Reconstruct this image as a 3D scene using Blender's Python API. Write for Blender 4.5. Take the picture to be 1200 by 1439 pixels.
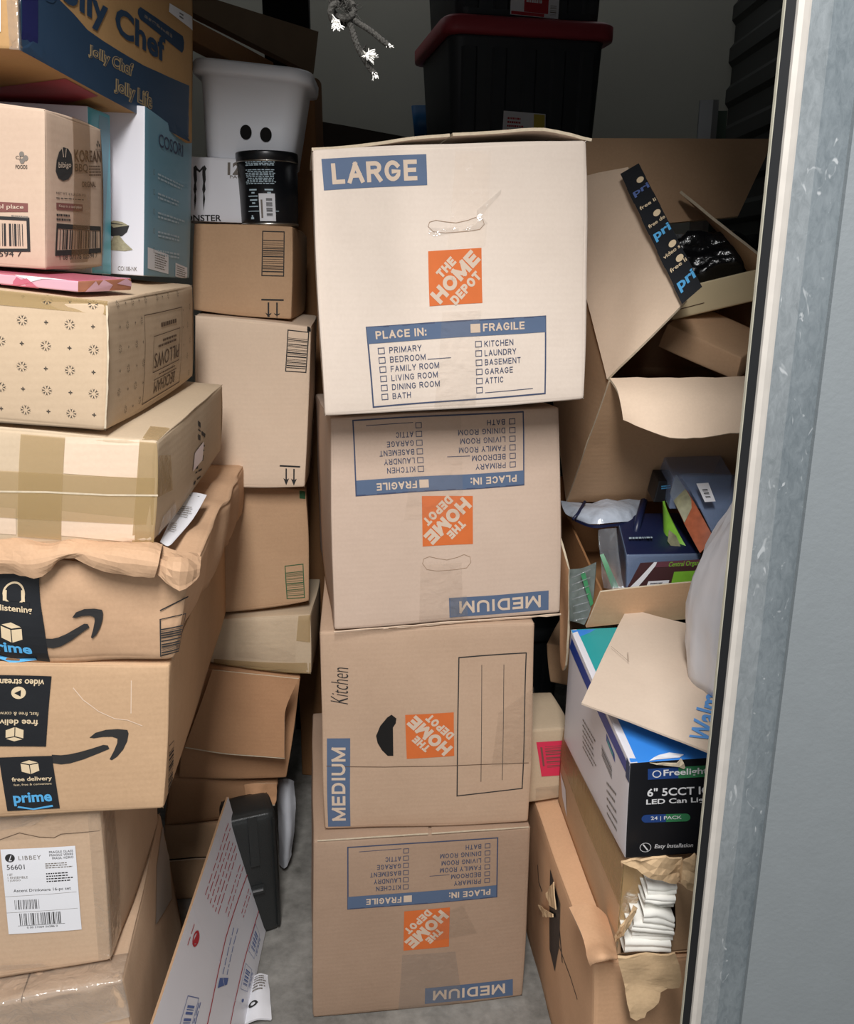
import bpy, bmesh, math, random
from mathutils import Vector, noise, Matrix
from mathutils.geometry import tessellate_polygon

for o in list(bpy.data.objects): bpy.data.objects.remove(o)
SC = bpy.context.scene
COL = SC.collection

# ------------------------------------------------------------------ camera, world, light
cam = bpy.data.cameras.new('camera'); cam_o = bpy.data.objects.new('camera', cam); COL.objects.link(cam_o)
cam.sensor_fit = 'VERTICAL'; cam.sensor_height = 36.0; cam.lens = 1200 / 1439 * 36
cam.clip_start = .02
cam_o.location = (0, 0, 1.35); cam_o.rotation_euler = (math.radians(90 - 15.8), 0, 0)
SC.camera = cam_o
SC.view_settings.view_transform = 'Standard'; SC.view_settings.look = 'None'
SC.view_settings.gamma = 1; SC.view_settings.exposure = 0.0
SC.view_settings.use_curve_mapping = False

w = bpy.data.worlds.new('corridor_ambience'); SC.world = w; w.use_nodes = True
w.node_tree.nodes['Background'].inputs[0].default_value = (.97, .985, 1, 1)
w.node_tree.nodes['Background'].inputs[1].default_value = .46

def area(name, loc, rot, sx, sy, power, color):
    l = bpy.data.lights.new(name, 'AREA'); l.shape = 'RECTANGLE'; l.size = sx; l.size_y = sy
    l.energy = power; l.color = color
    o = bpy.data.objects.new(name, l); COL.objects.link(o); o.location = loc; o.rotation_euler = rot
    return o
# the corridor's ceiling light, above and behind the photographer
area('corridor_ceiling_light', (-.03, -.40, 2.52), (math.radians(22), 0, 0), .34, 1.2, 66, (1, .985, .975))

# ------------------------------------------------------------------ helpers
def lin(c):
    return tuple((x / 12.92 if x <= .04045 else ((x + .055) / 1.055) ** 2.4) for x in [v / 255 for v in c])

def newmat(name):
    m = bpy.data.materials.new(name); m.use_nodes = True
    nt = m.node_tree; b = nt.nodes['Principled BSDF']
    return m, nt, b

def plain(name, rgb, rough=.6, metal=0, spec=.4, var=.0, scale=20, alpha=1, bump=0, bscale=60, trans=0, coat=0):
    m, nt, b = newmat(name); c = lin(rgb)
    b.inputs['Base Color'].default_value = (*c, 1); b.inputs['Roughness'].default_value = rough
    b.inputs['Metallic'].default_value = metal; b.inputs['Specular IOR Level'].default_value = spec
    b.inputs['Alpha'].default_value = alpha; b.inputs['Coat Weight'].default_value = coat
    b.inputs['Transmission Weight'].default_value = trans
    if var or bump:
        tc = nt.nodes.new('ShaderNodeTexCoord')
    if var:
        n = nt.nodes.new('ShaderNodeTexNoise'); n.inputs['Scale'].default_value = scale; n.inputs['Detail'].default_value = 5
        nt.links.new(tc.outputs['Object'], n.inputs['Vector'])
        mx = nt.nodes.new('ShaderNodeMix'); mx.data_type = 'RGBA'
        mx.inputs[6].default_value = (*[x * (1 - var) for x in c], 1); mx.inputs[7].default_value = (*[min(1, x * (1 + var)) for x in c], 1)
        nt.links.new(n.outputs['Fac'], mx.inputs[0]); nt.links.new(mx.outputs[2], b.inputs['Base Color'])
    if bump:
        n2 = nt.nodes.new('ShaderNodeTexNoise'); n2.inputs['Scale'].default_value = bscale; n2.inputs['Detail'].default_value = 4
        nt.links.new(tc.outputs['Object'], n2.inputs['Vector'])
        bp = nt.nodes.new('ShaderNodeBump'); bp.inputs['Strength'].default_value = bump; bp.inputs['Distance'].default_value = .004
        nt.links.new(n2.outputs['Fac'], bp.inputs['Height']); nt.links.new(bp.outputs[0], b.inputs['Normal'])
    return m

def kraft(name, rgb, var=.10, crease=.25, flute='Z', rough=.75):
    """corrugated board: mottled fibre colour, faint flutes, soft creases"""
    m, nt, b = newmat(name); c = lin(rgb); N = nt.nodes.new; L = nt.links.new
    tc = N('ShaderNodeTexCoord')
    n1 = N('ShaderNodeTexNoise'); n1.inputs['Scale'].default_value = 5; n1.inputs['Detail'].default_value = 6; n1.inputs['Roughness'].default_value = .65
    L(tc.outputs['Object'], n1.inputs['Vector'])
    n2 = N('ShaderNodeTexNoise'); n2.inputs['Scale'].default_value = 260; n2.inputs['Detail'].default_value = 2
    L(tc.outputs['Object'], n2.inputs['Vector'])
    ad = N('ShaderNodeMath'); ad.operation = 'MULTIPLY_ADD'; ad.inputs[1].default_value = .45; L(n2.outputs['Fac'], ad.inputs[0]); L(n1.outputs['Fac'], ad.inputs[2])
    mr = N('ShaderNodeMapRange'); mr.inputs[1].default_value = .46; mr.inputs[2].default_value = 1.03; L(ad.outputs[0], mr.inputs[0])
    mx = N('ShaderNodeMix'); mx.data_type = 'RGBA'
    mx.inputs[6].default_value = (c[0] * (1 - var), c[1] * (1 - var * 1.15), c[2] * (1 - var * 1.3), 1)
    mx.inputs[7].default_value = (min(1, c[0] * (1 + var)), min(1, c[1] * (1 + var * 1.1)), min(1, c[2] * (1 + var * 1.2)), 1)
    L(mr.outputs[0], mx.inputs[0]); L(mx.outputs[2], b.inputs['Base Color'])
    b.inputs['Roughness'].default_value = rough; b.inputs['Specular IOR Level'].default_value = .22
    wv = N('ShaderNodeTexWave'); wv.bands_direction = flute; wv.inputs['Scale'].default_value = 34; wv.inputs['Distortion'].default_value = .6; wv.inputs['Detail'].default_value = 1
    L(tc.outputs['Object'], wv.inputs['Vector'])
    n3 = N('ShaderNodeTexNoise'); n3.inputs['Scale'].default_value = 13; n3.inputs['Detail'].default_value = 3; L(tc.outputs['Object'], n3.inputs['Vector'])
    b1 = N('ShaderNodeBump'); b1.inputs['Strength'].default_value = .03; b1.inputs['Distance'].default_value = .002; L(wv.outputs['Fac'], b1.inputs['Height'])
    b2 = N('ShaderNodeBump'); b2.inputs['Strength'].default_value = crease; b2.inputs['Distance'].default_value = .006
    L(n3.outputs['Fac'], b2.inputs['Height']); L(b1.outputs[0], b2.inputs['Normal']); L(b2.outputs[0], b.inputs['Normal'])
    return m

def tape_mat(name, rgb, cover=.35, rough=.12, bump=.5, gloss=.10):
    """packing tape film: tinted see-through layer with a clear gloss on top"""
    m, nt, b = newmat(name); N = nt.nodes.new; L = nt.links.new
    b.inputs['Base Color'].default_value = (*lin(rgb), 1); b.inputs['Roughness'].default_value = .5
    tr = N('ShaderNodeBsdfTransparent'); ms = N('ShaderNodeMixShader'); ms.inputs[0].default_value = cover
    gl = N('ShaderNodeBsdfGlossy'); gl.inputs['Roughness'].default_value = rough
    fr = N('ShaderNodeLayerWeight'); fr.inputs['Blend'].default_value = .25
    mm = N('ShaderNodeMath'); mm.operation = 'MULTIPLY_ADD'; mm.inputs[1].default_value = .3; mm.inputs[2].default_value = gloss; mm.use_clamp = True
    m2 = N('ShaderNodeMixShader')
    out = nt.nodes['Material Output']; L(tr.outputs[0], ms.inputs[1]); L(b.outputs[0], ms.inputs[2])
    L(fr.outputs['Fresnel'], mm.inputs[0]); L(mm.outputs[0], m2.inputs[0]); L(ms.outputs[0], m2.inputs[1]); L(gl.outputs[0], m2.inputs[2]); L(m2.outputs[0], out.inputs['Surface'])
    tc = N('ShaderNodeTexCoord'); n = N('ShaderNodeTexNoise'); n.inputs['Scale'].default_value = 35; n.inputs['Detail'].default_value = 4; n.inputs['Distortion'].default_value = 1.2
    L(tc.outputs['Object'], n.inputs['Vector']); bp = N('ShaderNodeBump'); bp.inputs['Strength'].default_value = bump; bp.inputs['Distance'].default_value = .008
    L(n.outputs['Fac'], bp.inputs['Height']); L(bp.outputs[0], gl.inputs['Normal']); L(bp.outputs[0], fr.inputs['Normal'])
    return m

M = {}
M['hd_large'] = kraft('pale_kraft_board', (218, 203, 189), .05)
M['hd'] = kraft('moving_box_board', (200, 177, 159), .06)
M['hd_mid'] = kraft('side_laid_box_board', (186, 158, 134), .08)
M['kraft_grocery'] = kraft('pale_grocery_board', (196, 171, 150), .06)
M['kraft_tan'] = kraft('dull_tan_board', (178, 140, 94), .08)
M['kraft_long'] = kraft('rosy_brown_board', (208, 166, 130), .09)
M['hd2'] = kraft('shaded_moving_box_board', (166, 140, 119), .09)  # stack boards darken downward: part of the light's falloff put into their colours
M['kraft'] = kraft('kraft_board', (194, 166, 139), .09)
M['kraft_pale'] = kraft('pale_carton_board', (220, 196, 172), .06)
M['kraft_mid'] = kraft('brown_carton_board', (184, 150, 118), .09)
M['kraft_warm'] = kraft('warm_brown_board', (181, 138, 103), .10)
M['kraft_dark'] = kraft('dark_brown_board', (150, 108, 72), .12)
M['kraft_orange'] = kraft('orange_brown_board', (196, 162, 128), .10)
M['kraft_star'] = kraft('tan_printed_board', (197, 173, 145), .06)
M['kraft_taped'] = kraft('tan_taped_board', (196, 175, 148), .07)
M['kraft_crumple'] = kraft('creased_board', (196, 160, 128), .10, crease=.6)
M['kraft_raw'] = kraft('torn_board_lining', (208, 178, 140), .12, crease=.6)
M['edge'] = plain('cut_board_edge', (206, 190, 165), .9, var=.25, scale=160)
M['dark'] = plain('flat_dark', (20, 18, 17), .95)  # holes' inner shade as flat colour; also seam line and black board
M['ink_blue'] = plain('slate_blue_ink', (84, 101, 128), .7, var=.08, scale=40)
M['ink_navy'] = plain('navy_ink', (62, 72, 98), .7)
M['ink_orange'] = plain('orange_ink', (206, 106, 50), .7, var=.07, scale=60)
M['ink_black'] = plain('black_ink', (43, 42, 42), .75, var=.1, scale=40)
M['ink_brown'] = plain('brown_ink', (92, 70, 52), .75)
M['crease_line'] = plain('pressed_cut_line', (150, 122, 98), .8)
M['halo_tan'] = plain('tan_outline_print', (168, 146, 108), .6)
M['ink_grey'] = plain('grey_ink', (120, 112, 104), .75)
M['ink_green'] = plain('green_ink', (48, 92, 58), .75)
M['ink_maroon'] = plain('maroon_ink', (122, 76, 70), .75)
M['ink_red'] = plain('red_ink', (176, 42, 52), .7)
M['ink_bluepost'] = plain('postal_blue_ink', (84, 104, 158), .7)
M['kraft_rev'] = plain('unprinted_board', (205, 184, 164), .75)
M['black_tape'] = plain('black_paper_tape', (30, 32, 36), .45, var=.15, scale=25, bump=.25, bscale=40)
M['tape_cream'] = plain('cream_print', (222, 200, 165), .6)
M['tape_blue'] = plain('blue_print', (86, 168, 220), .6)
M['tape_clear'] = tape_mat('clear_packing_tape', (226, 205, 180), .05, .10, .5, .0)
M['tape_gloss'] = tape_mat('wrinkled_clear_film', (226, 214, 200), .08, .10, .8, .07)
M['tape_tan'] = tape_mat('tan_packing_tape', (188, 158, 106), .48, .2, .35, .02)
M['tape_thin'] = tape_mat('thin_brown_tape', (150, 112, 72), .30, .2, .35, .02)
M['white_label'] = plain('white_sticker_paper', (226, 226, 230), .5)
M['pouch'] = plain('cloudy_document_pouch', (176, 166, 156), .3, var=.1, scale=20)
M['white_card'] = plain('white_coated_card', (226, 226, 232), .35, var=.03)
M['white_box'] = plain('white_printed_card', (222, 220, 226), .3, spec=.5)
M['pink_haze'] = plain('lilac_print', (214, 205, 222), .3, spec=.5)
M['teal_card'] = plain('slate_teal_card', (112, 158, 178), .4, spec=.45, var=.03)
M['turq_card'] = plain('turquoise_card', (84, 178, 196), .3, spec=.5, var=.08, scale=12)
M['teal_print'] = plain('teal_print', (40, 158, 160), .35, spec=.5, var=.06)
M['sky_print'] = plain('bright_blue_print', (56, 134, 222), .35, spec=.5, var=.05)
M['royal'] = plain('royal_blue_print', (36, 66, 150), .4)
M['black_card'] = plain('black_printed_card', (26, 27, 31), .4, spec=.4, var=.15)
M['navy_card'] = plain('dark_blue_print', (42, 64, 88), .45, var=.08)
M['navy_deep'] = plain('deep_navy_tape', (38, 40, 84), .25)
M['pill_blue'] = plain('pill_blue_print', (40, 70, 130), .4)
M['pill_green'] = plain('pill_green_print', (58, 128, 84), .4)
M['white_ink'] = plain('white_ink', (228, 228, 230), .5)
M['pale_ink'] = plain('pale_ink', (178, 198, 208), .5)
M['pink'] = plain('pink_print', (196, 104, 124), .25, spec=.5)
M['pink_pale'] = plain('pale_pink_print', (214, 168, 180), .25, spec=.5)
M['rose_foil'] = plain('rose_foil_print', (196, 132, 104), .2, metal=.4, var=.3, scale=30)
M['plastic_white'] = plain('white_moulded_plastic', (232, 234, 240), .35, spec=.5)
M['plastic_black'] = plain('black_moulded_plastic', (58, 62, 66), .5, spec=.35, var=.1)
M['plastic_red'] = plain('dark_red_plastic', (168, 66, 74), .45)
M['plastic_blue'] = plain('blue_plastic', (40, 110, 170), .4)
M['case_black'] = plain('toolcase_plastic', (38, 40, 40), .35, spec=.5, bump=.2, bscale=500)
M['tin_black'] = plain('black_lacquered_tin', (20, 21, 24), .3, spec=.5)
M['tin_metal'] = plain('bare_tin_metal', (190, 185, 176), .3, metal=1)
M['steel'] = plain('dull_steel', (168, 170, 172), .4, metal=.8)
M['pads'] = plain('white_soft_pads', (236, 234, 226), .85, var=.05, scale=30)
M['wood'] = plain('dull_dark_wood', (118, 100, 80), .8, var=.25, scale=9)
M['rope'] = plain('dirty_rope_fibre', (60, 58, 54), .95, var=.5, scale=200, bump=.8, bscale=400)
M['rope_white'] = plain('frayed_white_fibre', (238, 236, 230), .9)
M['rubber'] = plain('black_rubber_seal', (22, 23, 25), .55, spec=.3)
M['cream_paint'] = plain('chipped_cream_paint', (186, 180, 172), .5, var=.12, scale=60)
M['yellow_edge'] = plain('aged_seal_lip', (168, 164, 148), .6, var=.2, scale=60)
M['cream_board'] = plain('cream_coated_board', (216, 198, 160), .55, var=.05)
M['bag_paper'] = kraft('paper_bag_kraft', (212, 193, 174), .05, crease=.35)
M['wal_blue'] = plain('bag_blue_ink', (92, 150, 214), .7)
M['lime'] = plain('lime_print', (128, 186, 60), .4, var=.2, scale=60)
M['maroon_card'] = plain('maroon_card', (72, 46, 48), .35)
M['clear_plastic'] = tape_mat('clear_blister_plastic', (190, 198, 208), .12, .06, .8, .08)
M['blue_film'] = tape_mat('bluish_clear_plastic', (150, 172, 210), .42, .1, .3, .05)
M['navy_plain'] = plain('navy_plastic', (26, 32, 62), .35)
M['ginger'] = plain('rusty_food_print', (168, 92, 62), .4, var=.5, scale=70)
M['foodgreen'] = plain('mixed_food_print', (142, 140, 112), .4, var=.6, scale=80)
M['rice'] = plain('grain_print', (158, 150, 122), .6, var=.4, scale=300)
M['red_sticker'] = plain('red_sticker', (214, 52, 84), .5)
M['yellow_print'] = plain('yellow_print', (196, 176, 70), .5)
M['bag_white'] = None

class Part:
    """collects geometry for ONE mesh object"""
    def __init__(s): s.v = []; s.f = []; s.fm = []; s.mats = []; s.sm = []
    def mi(s, m):
        m = M[m] if isinstance(m, str) else m
        if m not in s.mats: s.mats.append(m)
        return s.mats.index(m)
    def add(s, vs, fs, m, smooth=False):
        k = len(s.v); i = s.mi(m)
        s.v += [tuple(v) for v in vs]
        for f in fs: s.f.append(tuple(k + a for a in f)); s.fm.append(i); s.sm.append(smooth)
    def bm(s, bm, m, smooth=False):
        bm.verts.index_update()
        s.add([v.co.copy() for v in bm.verts], [[v.index for v in f.verts] for f in bm.faces], m, smooth); bm.free()
    def make(s, name, parent=None, origin=None):
        if origin is None:
            if parent is not None: origin = Vector((0, 0, 0))
            else:
                xs = [v[0] for v in s.v]; ys = [v[1] for v in s.v]; zs = [v[2] for v in s.v]
                origin = Vector(((min(xs) + max(xs)) / 2, (min(ys) + max(ys)) / 2, min(zs)))
        off = Vector(parent['_o']) if parent is not None and '_o' in parent else Vector((0, 0, 0))
        off = off if parent is not None else Vector(origin)
        me = bpy.data.meshes.new(name)
        me.from_pydata([tuple(Vector(v) - off) for v in s.v], [], s.f)
        for m in s.mats: me.materials.append(m)
        for p, i, sm in zip(me.polygons, s.fm, s.sm): p.material_index = i; p.use_smooth = sm
        me.update()
        o = bpy.data.objects.new(name, me); COL.objects.link(o)
        if parent is not None:
            o.parent = parent; o['_o'] = tuple(off)
        else:
            o.location = off; o['_o'] = tuple(off)
        return o

def tag(o, label, cat, group=None, kind=None):
    o['label'] = label; o['category'] = cat
    if group: o['group'] = group
    if kind: o['kind'] = kind
    return o
def thing(name, loc, label, cat, group=None):
    o = bpy.data.objects.new(name, None); COL.objects.link(o); o.empty_display_size = .05
    o.location = loc; o['_o'] = tuple(loc)
    return tag(o, label, cat, group)
def struct(p, name):
    o = p.make(name); o['kind'] = 'structure'; return o

# ---- corrugated box given by eight corners
FACEMAP = {'F': lambda u, v: (u, 0, v), 'B': lambda u, v: (1 - u, 1, v), 'R': lambda u, v: (1, u, v),
           'L': lambda u, v: (0, 1 - u, v), 'T': lambda u, v: (u, v, 1), 'D': lambda u, v: (u, 1 - v, 0)}
class Box:
    def __init__(s, c, r=.004, bulge=.002, amp=.0012, freq=7, seed=0, faces='FBRLTD'):
        c = [Vector(x) for x in c]
        s.c = c; s.r = r; s.bulge = bulge; s.amp = amp; s.freq = freq; s.seed = Vector((seed * 3.7, seed * 1.3, seed * 7.1)); s.faces = faces
        L = lambda a, b: (c[a] - c[b]).length
        s.d = Vector(((L(0, 1) + L(4, 5)) / 2, (L(0, 2) + L(1, 3)) / 2, (L(0, 4) + L(1, 5)) / 2))
        s.ax = [(c[1] - c[0]).normalized(), (c[2] - c[0]).normalized(), (c[4] - c[0]).normalized()]
    def tri(s, a, b, c):
        C = s.c
        x0 = C[0].lerp(C[1], a); x1 = C[2].lerp(C[3], a); x2 = C[4].lerp(C[5], a); x3 = C[6].lerp(C[7], a)
        return x0.lerp(x1, b).lerp(x2.lerp(x3, b), c)
    def pt(s, a, b, c, off=0):
        d = s.d; r = min(s.r, d.x / 3, d.y / 3, d.z / 3)
        p = Vector((a * d.x, b * d.y, c * d.z))
        q = Vector([min(max(p[i], r), d[i] - r) for i in range(3)])
        n = p - q
        if n.length < 1e-9: n = Vector((0, -1, 0))
        n.normalize()
        e = 1
        for t in (a, b, c): e *= (1 if (t <= 0 or t >= 1) else min(1, 4 * t * (1 - t) + .02))
        k = off + s.bulge * e
        p2 = q + n * (r + k)
        w = s.tri(p2.x / d.x, p2.y / d.y, p2.z / d.z)
        if s.amp:
            q = w * s.freq + s.seed
            w = w + Vector((noise.noise(q), noise.noise(q + Vector((31, 7, 3))), noise.noise(q + Vector((5, 17, 53))))) * s.amp
        return w
    def face(s, f, u, v, off=0): return s.pt(*FACEMAP[f](u, v), off)
    def params(s, L, n):
        r = min(s.r, L / 3)
        return [0, .3 * r / L, .65 * r / L, r / L] + [r / L + (1 - 2 * r / L) * i / n for i in range(1, n)] + [1 - r / L, 1 - .65 * r / L, 1 - .3 * r / L, 1]
    def body(s, P, mat, n=14, facemats={}):
        bm = bmesh.new(); ids = []
        dims = {'F': (0, 2), 'B': (0, 2), 'R': (1, 2), 'L': (1, 2), 'T': (0, 1), 'D': (0, 1)}
        for f in s.faces:
            a, b = dims[f]; us = s.params(s.d[a], n); vs = s.params(s.d[b], n)
            g = [[bm.verts.new(s.face(f, u, v)) for u in us] for v in vs]
            mi = P.mi(facemats.get(f, mat))
            for i in range(len(vs) - 1):
                for j in range(len(us) - 1):
                    fc = bm.faces.new((g[i][j], g[i][j + 1], g[i + 1][j + 1], g[i + 1][j])); fc.material_index = mi
        bmesh.ops.remove_doubles(bm, verts=bm.verts, dist=1e-5)
        bmesh.ops.recalc_face_normals(bm, faces=bm.faces)
        bm.verts.index_update(); k = len(P.v)
        P.v += [tuple(v.co) for v in bm.verts]
        for fc in bm.faces:
            P.f.append(tuple(k + v.index for v in fc.verts)); P.fm.append(fc.material_index); P.sm.append(True)
        bm.free()
    def base(s):
        b = sum((s.c[i] for i in range(4)), Vector()) / 4; b.z = min(s.c[i].z for i in range(4)); return b

_tc = {}
def text_geo(s, bold=0.0, shear=0.0, spacing=1.0):
    key = (s, bold, shear, spacing)
    if key not in _tc:
        cu = bpy.data.curves.new('t', 'FONT'); cu.body = s; cu.offset = bold; cu.shear = shear; cu.resolution_u = 3; cu.space_character = spacing
        ob = bpy.data.objects.new('t', cu); COL.objects.link(ob)
        dg = bpy.context.evaluated_depsgraph_get(); dg.update()
        me = bpy.data.meshes.new_from_object(ob.evaluated_get(dg))
        vs = [v.co.copy() for v in me.vertices]; fs = [tuple(p.vertices) for p in me.polygons]
        x0 = min(v.x for v in vs); x1 = max(v.x for v in vs); y0 = min(v.y for v in vs); y1 = max(v.y for v in vs)
        _tc[key] = ([((v.x - x0) / (x1 - x0), (v.y - y0) / (y1 - y0)) for v in vs], fs, (x1 - x0) / (y1 - y0))
        bpy.data.objects.remove(ob); bpy.data.meshes.remove(me); bpy.data.curves.remove(cu)
    return _tc[key]

def arc_(cx, cy, rx, ry, a0, a1, n=9):
    return [(cx + rx * math.cos(math.radians(a0 + (a1 - a0) * i / n)), cy + ry * math.sin(math.radians(a0 + (a1 - a0) * i / n))) for i in range(n + 1)]
CAPS = {
 'A': (.78, [[(0, 0), (.5, 1)], [(.5, 1), (1, 0)], [(.18, .32), (.82, .32)]]),
 'B': (.70, [[(0, .52), (.6, .52)] + arc_(.62, .26, .38, .26, 90, -90) + [(0, 0), (0, 1), (.58, 1)] + arc_(.58, .76, .34, .24, 90, -90)]),
 'C': (.74, [arc_(.5, .5, .5, .5, 38, 322, 16)]),
 'D': (.74, [[(0, 0), (0, 1), (.5, 1)] + arc_(.5, .5, .5, .5, 90, -90, 12) + [(0, 0)]]),
 'E': (.64, [[(1, 0), (0, 0), (0, 1), (1, 1)], [(0, .51), (.9, .51)]]),
 'F': (.62, [[(0, 0), (0, 1), (1, 1)], [(0, .51), (.85, .51)]]),
 'G': (.78, [arc_(.5, .5, .5, .5, 40, 330, 16) + [(1, .46), (.58, .46)]]),
 'H': (.74, [[(0, 0), (0, 1)], [(1, 0), (1, 1)], [(0, .51), (1, .51)]]),
 'I': (.2, [[(.5, 0), (.5, 1)]]),
 'J': (.5, [[(1, 1), (1, .3)] + arc_(.5, .3, .5, .3, 0, -180)]),
 'K': (.72, [[(0, 0), (0, 1)], [(1, 1), (0, .38)], [(.33, .56), (1, 0)]]),
 'L': (.6, [[(0, 1), (0, 0), (1, 0)]]),
 'M': (.9, [[(0, 0), (0, 1)], [(0, 1), (.5, .05)], [(.5, .05), (1, 1)], [(1, 1), (1, 0)]]),
 'N': (.76, [[(0, 0), (0, 1)], [(0, 1), (1, 0)], [(1, 0), (1, 1)]]),
 'O': (.8, [arc_(.5, .5, .5, .5, 0, 360, 20)]),
 'P': (.68, [[(0, 0), (0, 1), (.6, 1)] + arc_(.6, .74, .4, .26, 90, -90) + [(0, .48)]]),
 'R': (.72, [[(0, 0), (0, 1), (.6, 1)] + arc_(.6, .75, .38, .25, 90, -90) + [(0, .5)], [(.55, .5), (1, 0)]]),
 'S': (.68, [arc_(.5, .75, .47, .25, 25, 270, 10) + arc_(.5, .25, .5, .25, 90, -155, 10)]),
 'T': (.66, [[(0, 1), (1, 1)], [(.5, 1), (.5, 0)]]),
 'U': (.74, [[(0, 1), (0, .35)] + arc_(.5, .35, .5, .35, 180, 360, 10) + [(1, 1)]]),
 'V': (.76, [[(0, 1), (.5, 0)], [(.5, 0), (1, 1)]]),
 'Y': (.74, [[(0, 1), (.5, .45)], [(.5, .45), (1, 1)], [(.5, .45), (.5, 0)]]),
 ':': (.2, [[(.5, .0), (.5, .04)], [(.5, .62), (.5, .66)]]), ' ': (.26, [])}
class Frame:
    """a printing area on a box face (or on any four points); (0,0) is its lower left"""
    def __init__(s, box, f=None, q=None, off=.0005):
        s.off = off
        if f is None:
            P4 = [Vector(x) for x in box]
            n = (P4[1] - P4[0]).cross(P4[3] - P4[0]).normalized()
            s.fn = lambda a, b, o: P4[0].lerp(P4[1], a).lerp(P4[3].lerp(P4[2], a), b) + n * o
        else:
            Q = [Vector((*x, 0)) for x in q]
            def fn(a, b, o):
                t = Q[0].lerp(Q[1], a).lerp(Q[3].lerp(Q[2], a), b)
                return box.face(f, t.x, t.y, o)
            s.fn = fn
        s.w = (s.fn(1, .5, 0) - s.fn(0, .5, 0)).length; s.h = (s.fn(.5, 1, 0) - s.fn(.5, 0, 0)).length
    def p(s, a, b, o=0): return s.fn(a, b, s.off + o)
    def rect(s, P, a0, b0, a1, b1, m, o=0, n=5):
        vs = [s.p(a0 + (a1 - a0) * i / n, b0 + (b1 - b0) * j / n, o) for j in range(n + 1) for i in range(n + 1)]
        fs = [(j * (n + 1) + i, j * (n + 1) + i + 1, (j + 1) * (n + 1) + i + 1, (j + 1) * (n + 1) + i) for j in range(n) for i in range(n)]
        P.add(vs, fs, m)
    def full(s, P, m, o=0, n=6): s.rect(P, 0, 0, 1, 1, m, o, n)
    def text(s, P, t, a0, b0, a1, b1, m, bold=.02, o=.0003, shear=0, ang=0, spacing=1.0):
        vs, fs, asp = text_geo(t, bold, shear, spacing)
        ca, sa = math.cos(ang), math.sin(ang); cx, cy = (a0 + a1) / 2, (b0 + b1) / 2
        out = []
        for x, y in vs:
            X = (x - .5) * (a1 - a0) * s.w; Y = (y - .5) * (b1 - b0) * s.h
            out.append(s.p(cx + (X * ca - Y * sa) / s.w, cy + (X * sa + Y * ca) / s.h, o))
        P.add(out, fs, m)
    def poly(s, P, pts, m, o=.0001):
        v = [Vector((x * s.w, y * s.h, 0)) for x, y in pts]
        tri = tessellate_polygon([v])
        ar = sum((v[i - 1].x * v[i].y - v[i].x * v[i - 1].y) for i in range(len(v)))
        bm = bmesh.new(); bv = [bm.verts.new(q) for q in v]
        for t in tri:
            try: bm.faces.new([bv[i] for i in t])
            except ValueError: pass
        for _ in range(4):
            es = [e for e in bm.edges if e.calc_length() > .035]
            if not es: break
            bmesh.ops.subdivide_edges(bm, edges=es, cuts=1); bmesh.ops.triangulate(bm, faces=bm.faces[:])
        bm.verts.index_update()
        P.add([s.p(q.co.x / s.w, q.co.y / s.h, o) for q in bm.verts], [[q.index for q in fc.verts] for fc in bm.faces], m); bm.free()
    def caps(s, P, t, a0, b0, a1, b1, m, th=.2, gap=.16, o=.0003, ang=0):
        """block capitals drawn as strokes, fitted to the given rectangle"""
        W_ = (a1 - a0) * s.w; H_ = (b1 - b0) * s.h
        ws = [CAPS[c][0] for c in t]; tot = sum(ws) + gap * (len(t) - 1); x = 0; tk = th * H_; k = W_ / tot
        ca, sa = math.cos(ang), math.sin(ang); cx, cy = (a0 + a1) / 2 * s.w, (b0 + b1) / 2 * s.h
        for c, wd in zip(t, ws):
            for st in CAPS[c][1]:
                pts = []
                for px, py in st:
                    iw = max(wd * k - tk, .0001)
                    X = x * k + tk / 2 + px * iw - W_ / 2; Y = tk / 2 + py * (H_ - tk) - H_ / 2
                    pts.append(((cx + X * ca - Y * sa) / s.w, (cy + X * sa + Y * ca) / s.h))
                s.ribbon(P, pts, tk, m, o)
            x += wd + gap
    def ribbon(s, P, pts, wd, m, o):
        v = [Vector((x * s.w, y * s.h)) for x, y in pts]; L_, R_ = [], []
        for i, p in enumerate(v):
            d0 = (p - v[i - 1]).normalized() if i else None; d1 = (v[i + 1] - p).normalized() if i < len(v) - 1 else None
            if d0 is None: d = d1; q = p - d1 * wd * .5
            elif d1 is None: d = d0; q = p + d0 * wd * .5
            else:
                d = (d0 + d1); d = d.normalized() if d.length > .01 else d1; q = p
            n = Vector((-d.y, d.x)); c = 1 if d0 is None or d1 is None or n.dot(Vector((-d1.y, d1.x))) < .69 else 1 / n.dot(Vector((-d1.y, d1.x)))
            L_.append(q + n * wd / 2 * c); R_.append(q - n * wd / 2 * c)
        vs = [s.p(q.x / s.w, q.y / s.h, o) for a, b_ in zip(L_, R_) for q in (a, b_)]
        P.add(vs, [(2 * i, 2 * i + 1, 2 * i + 3, 2 * i + 2) for i in range(len(v) - 1)], m)
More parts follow.
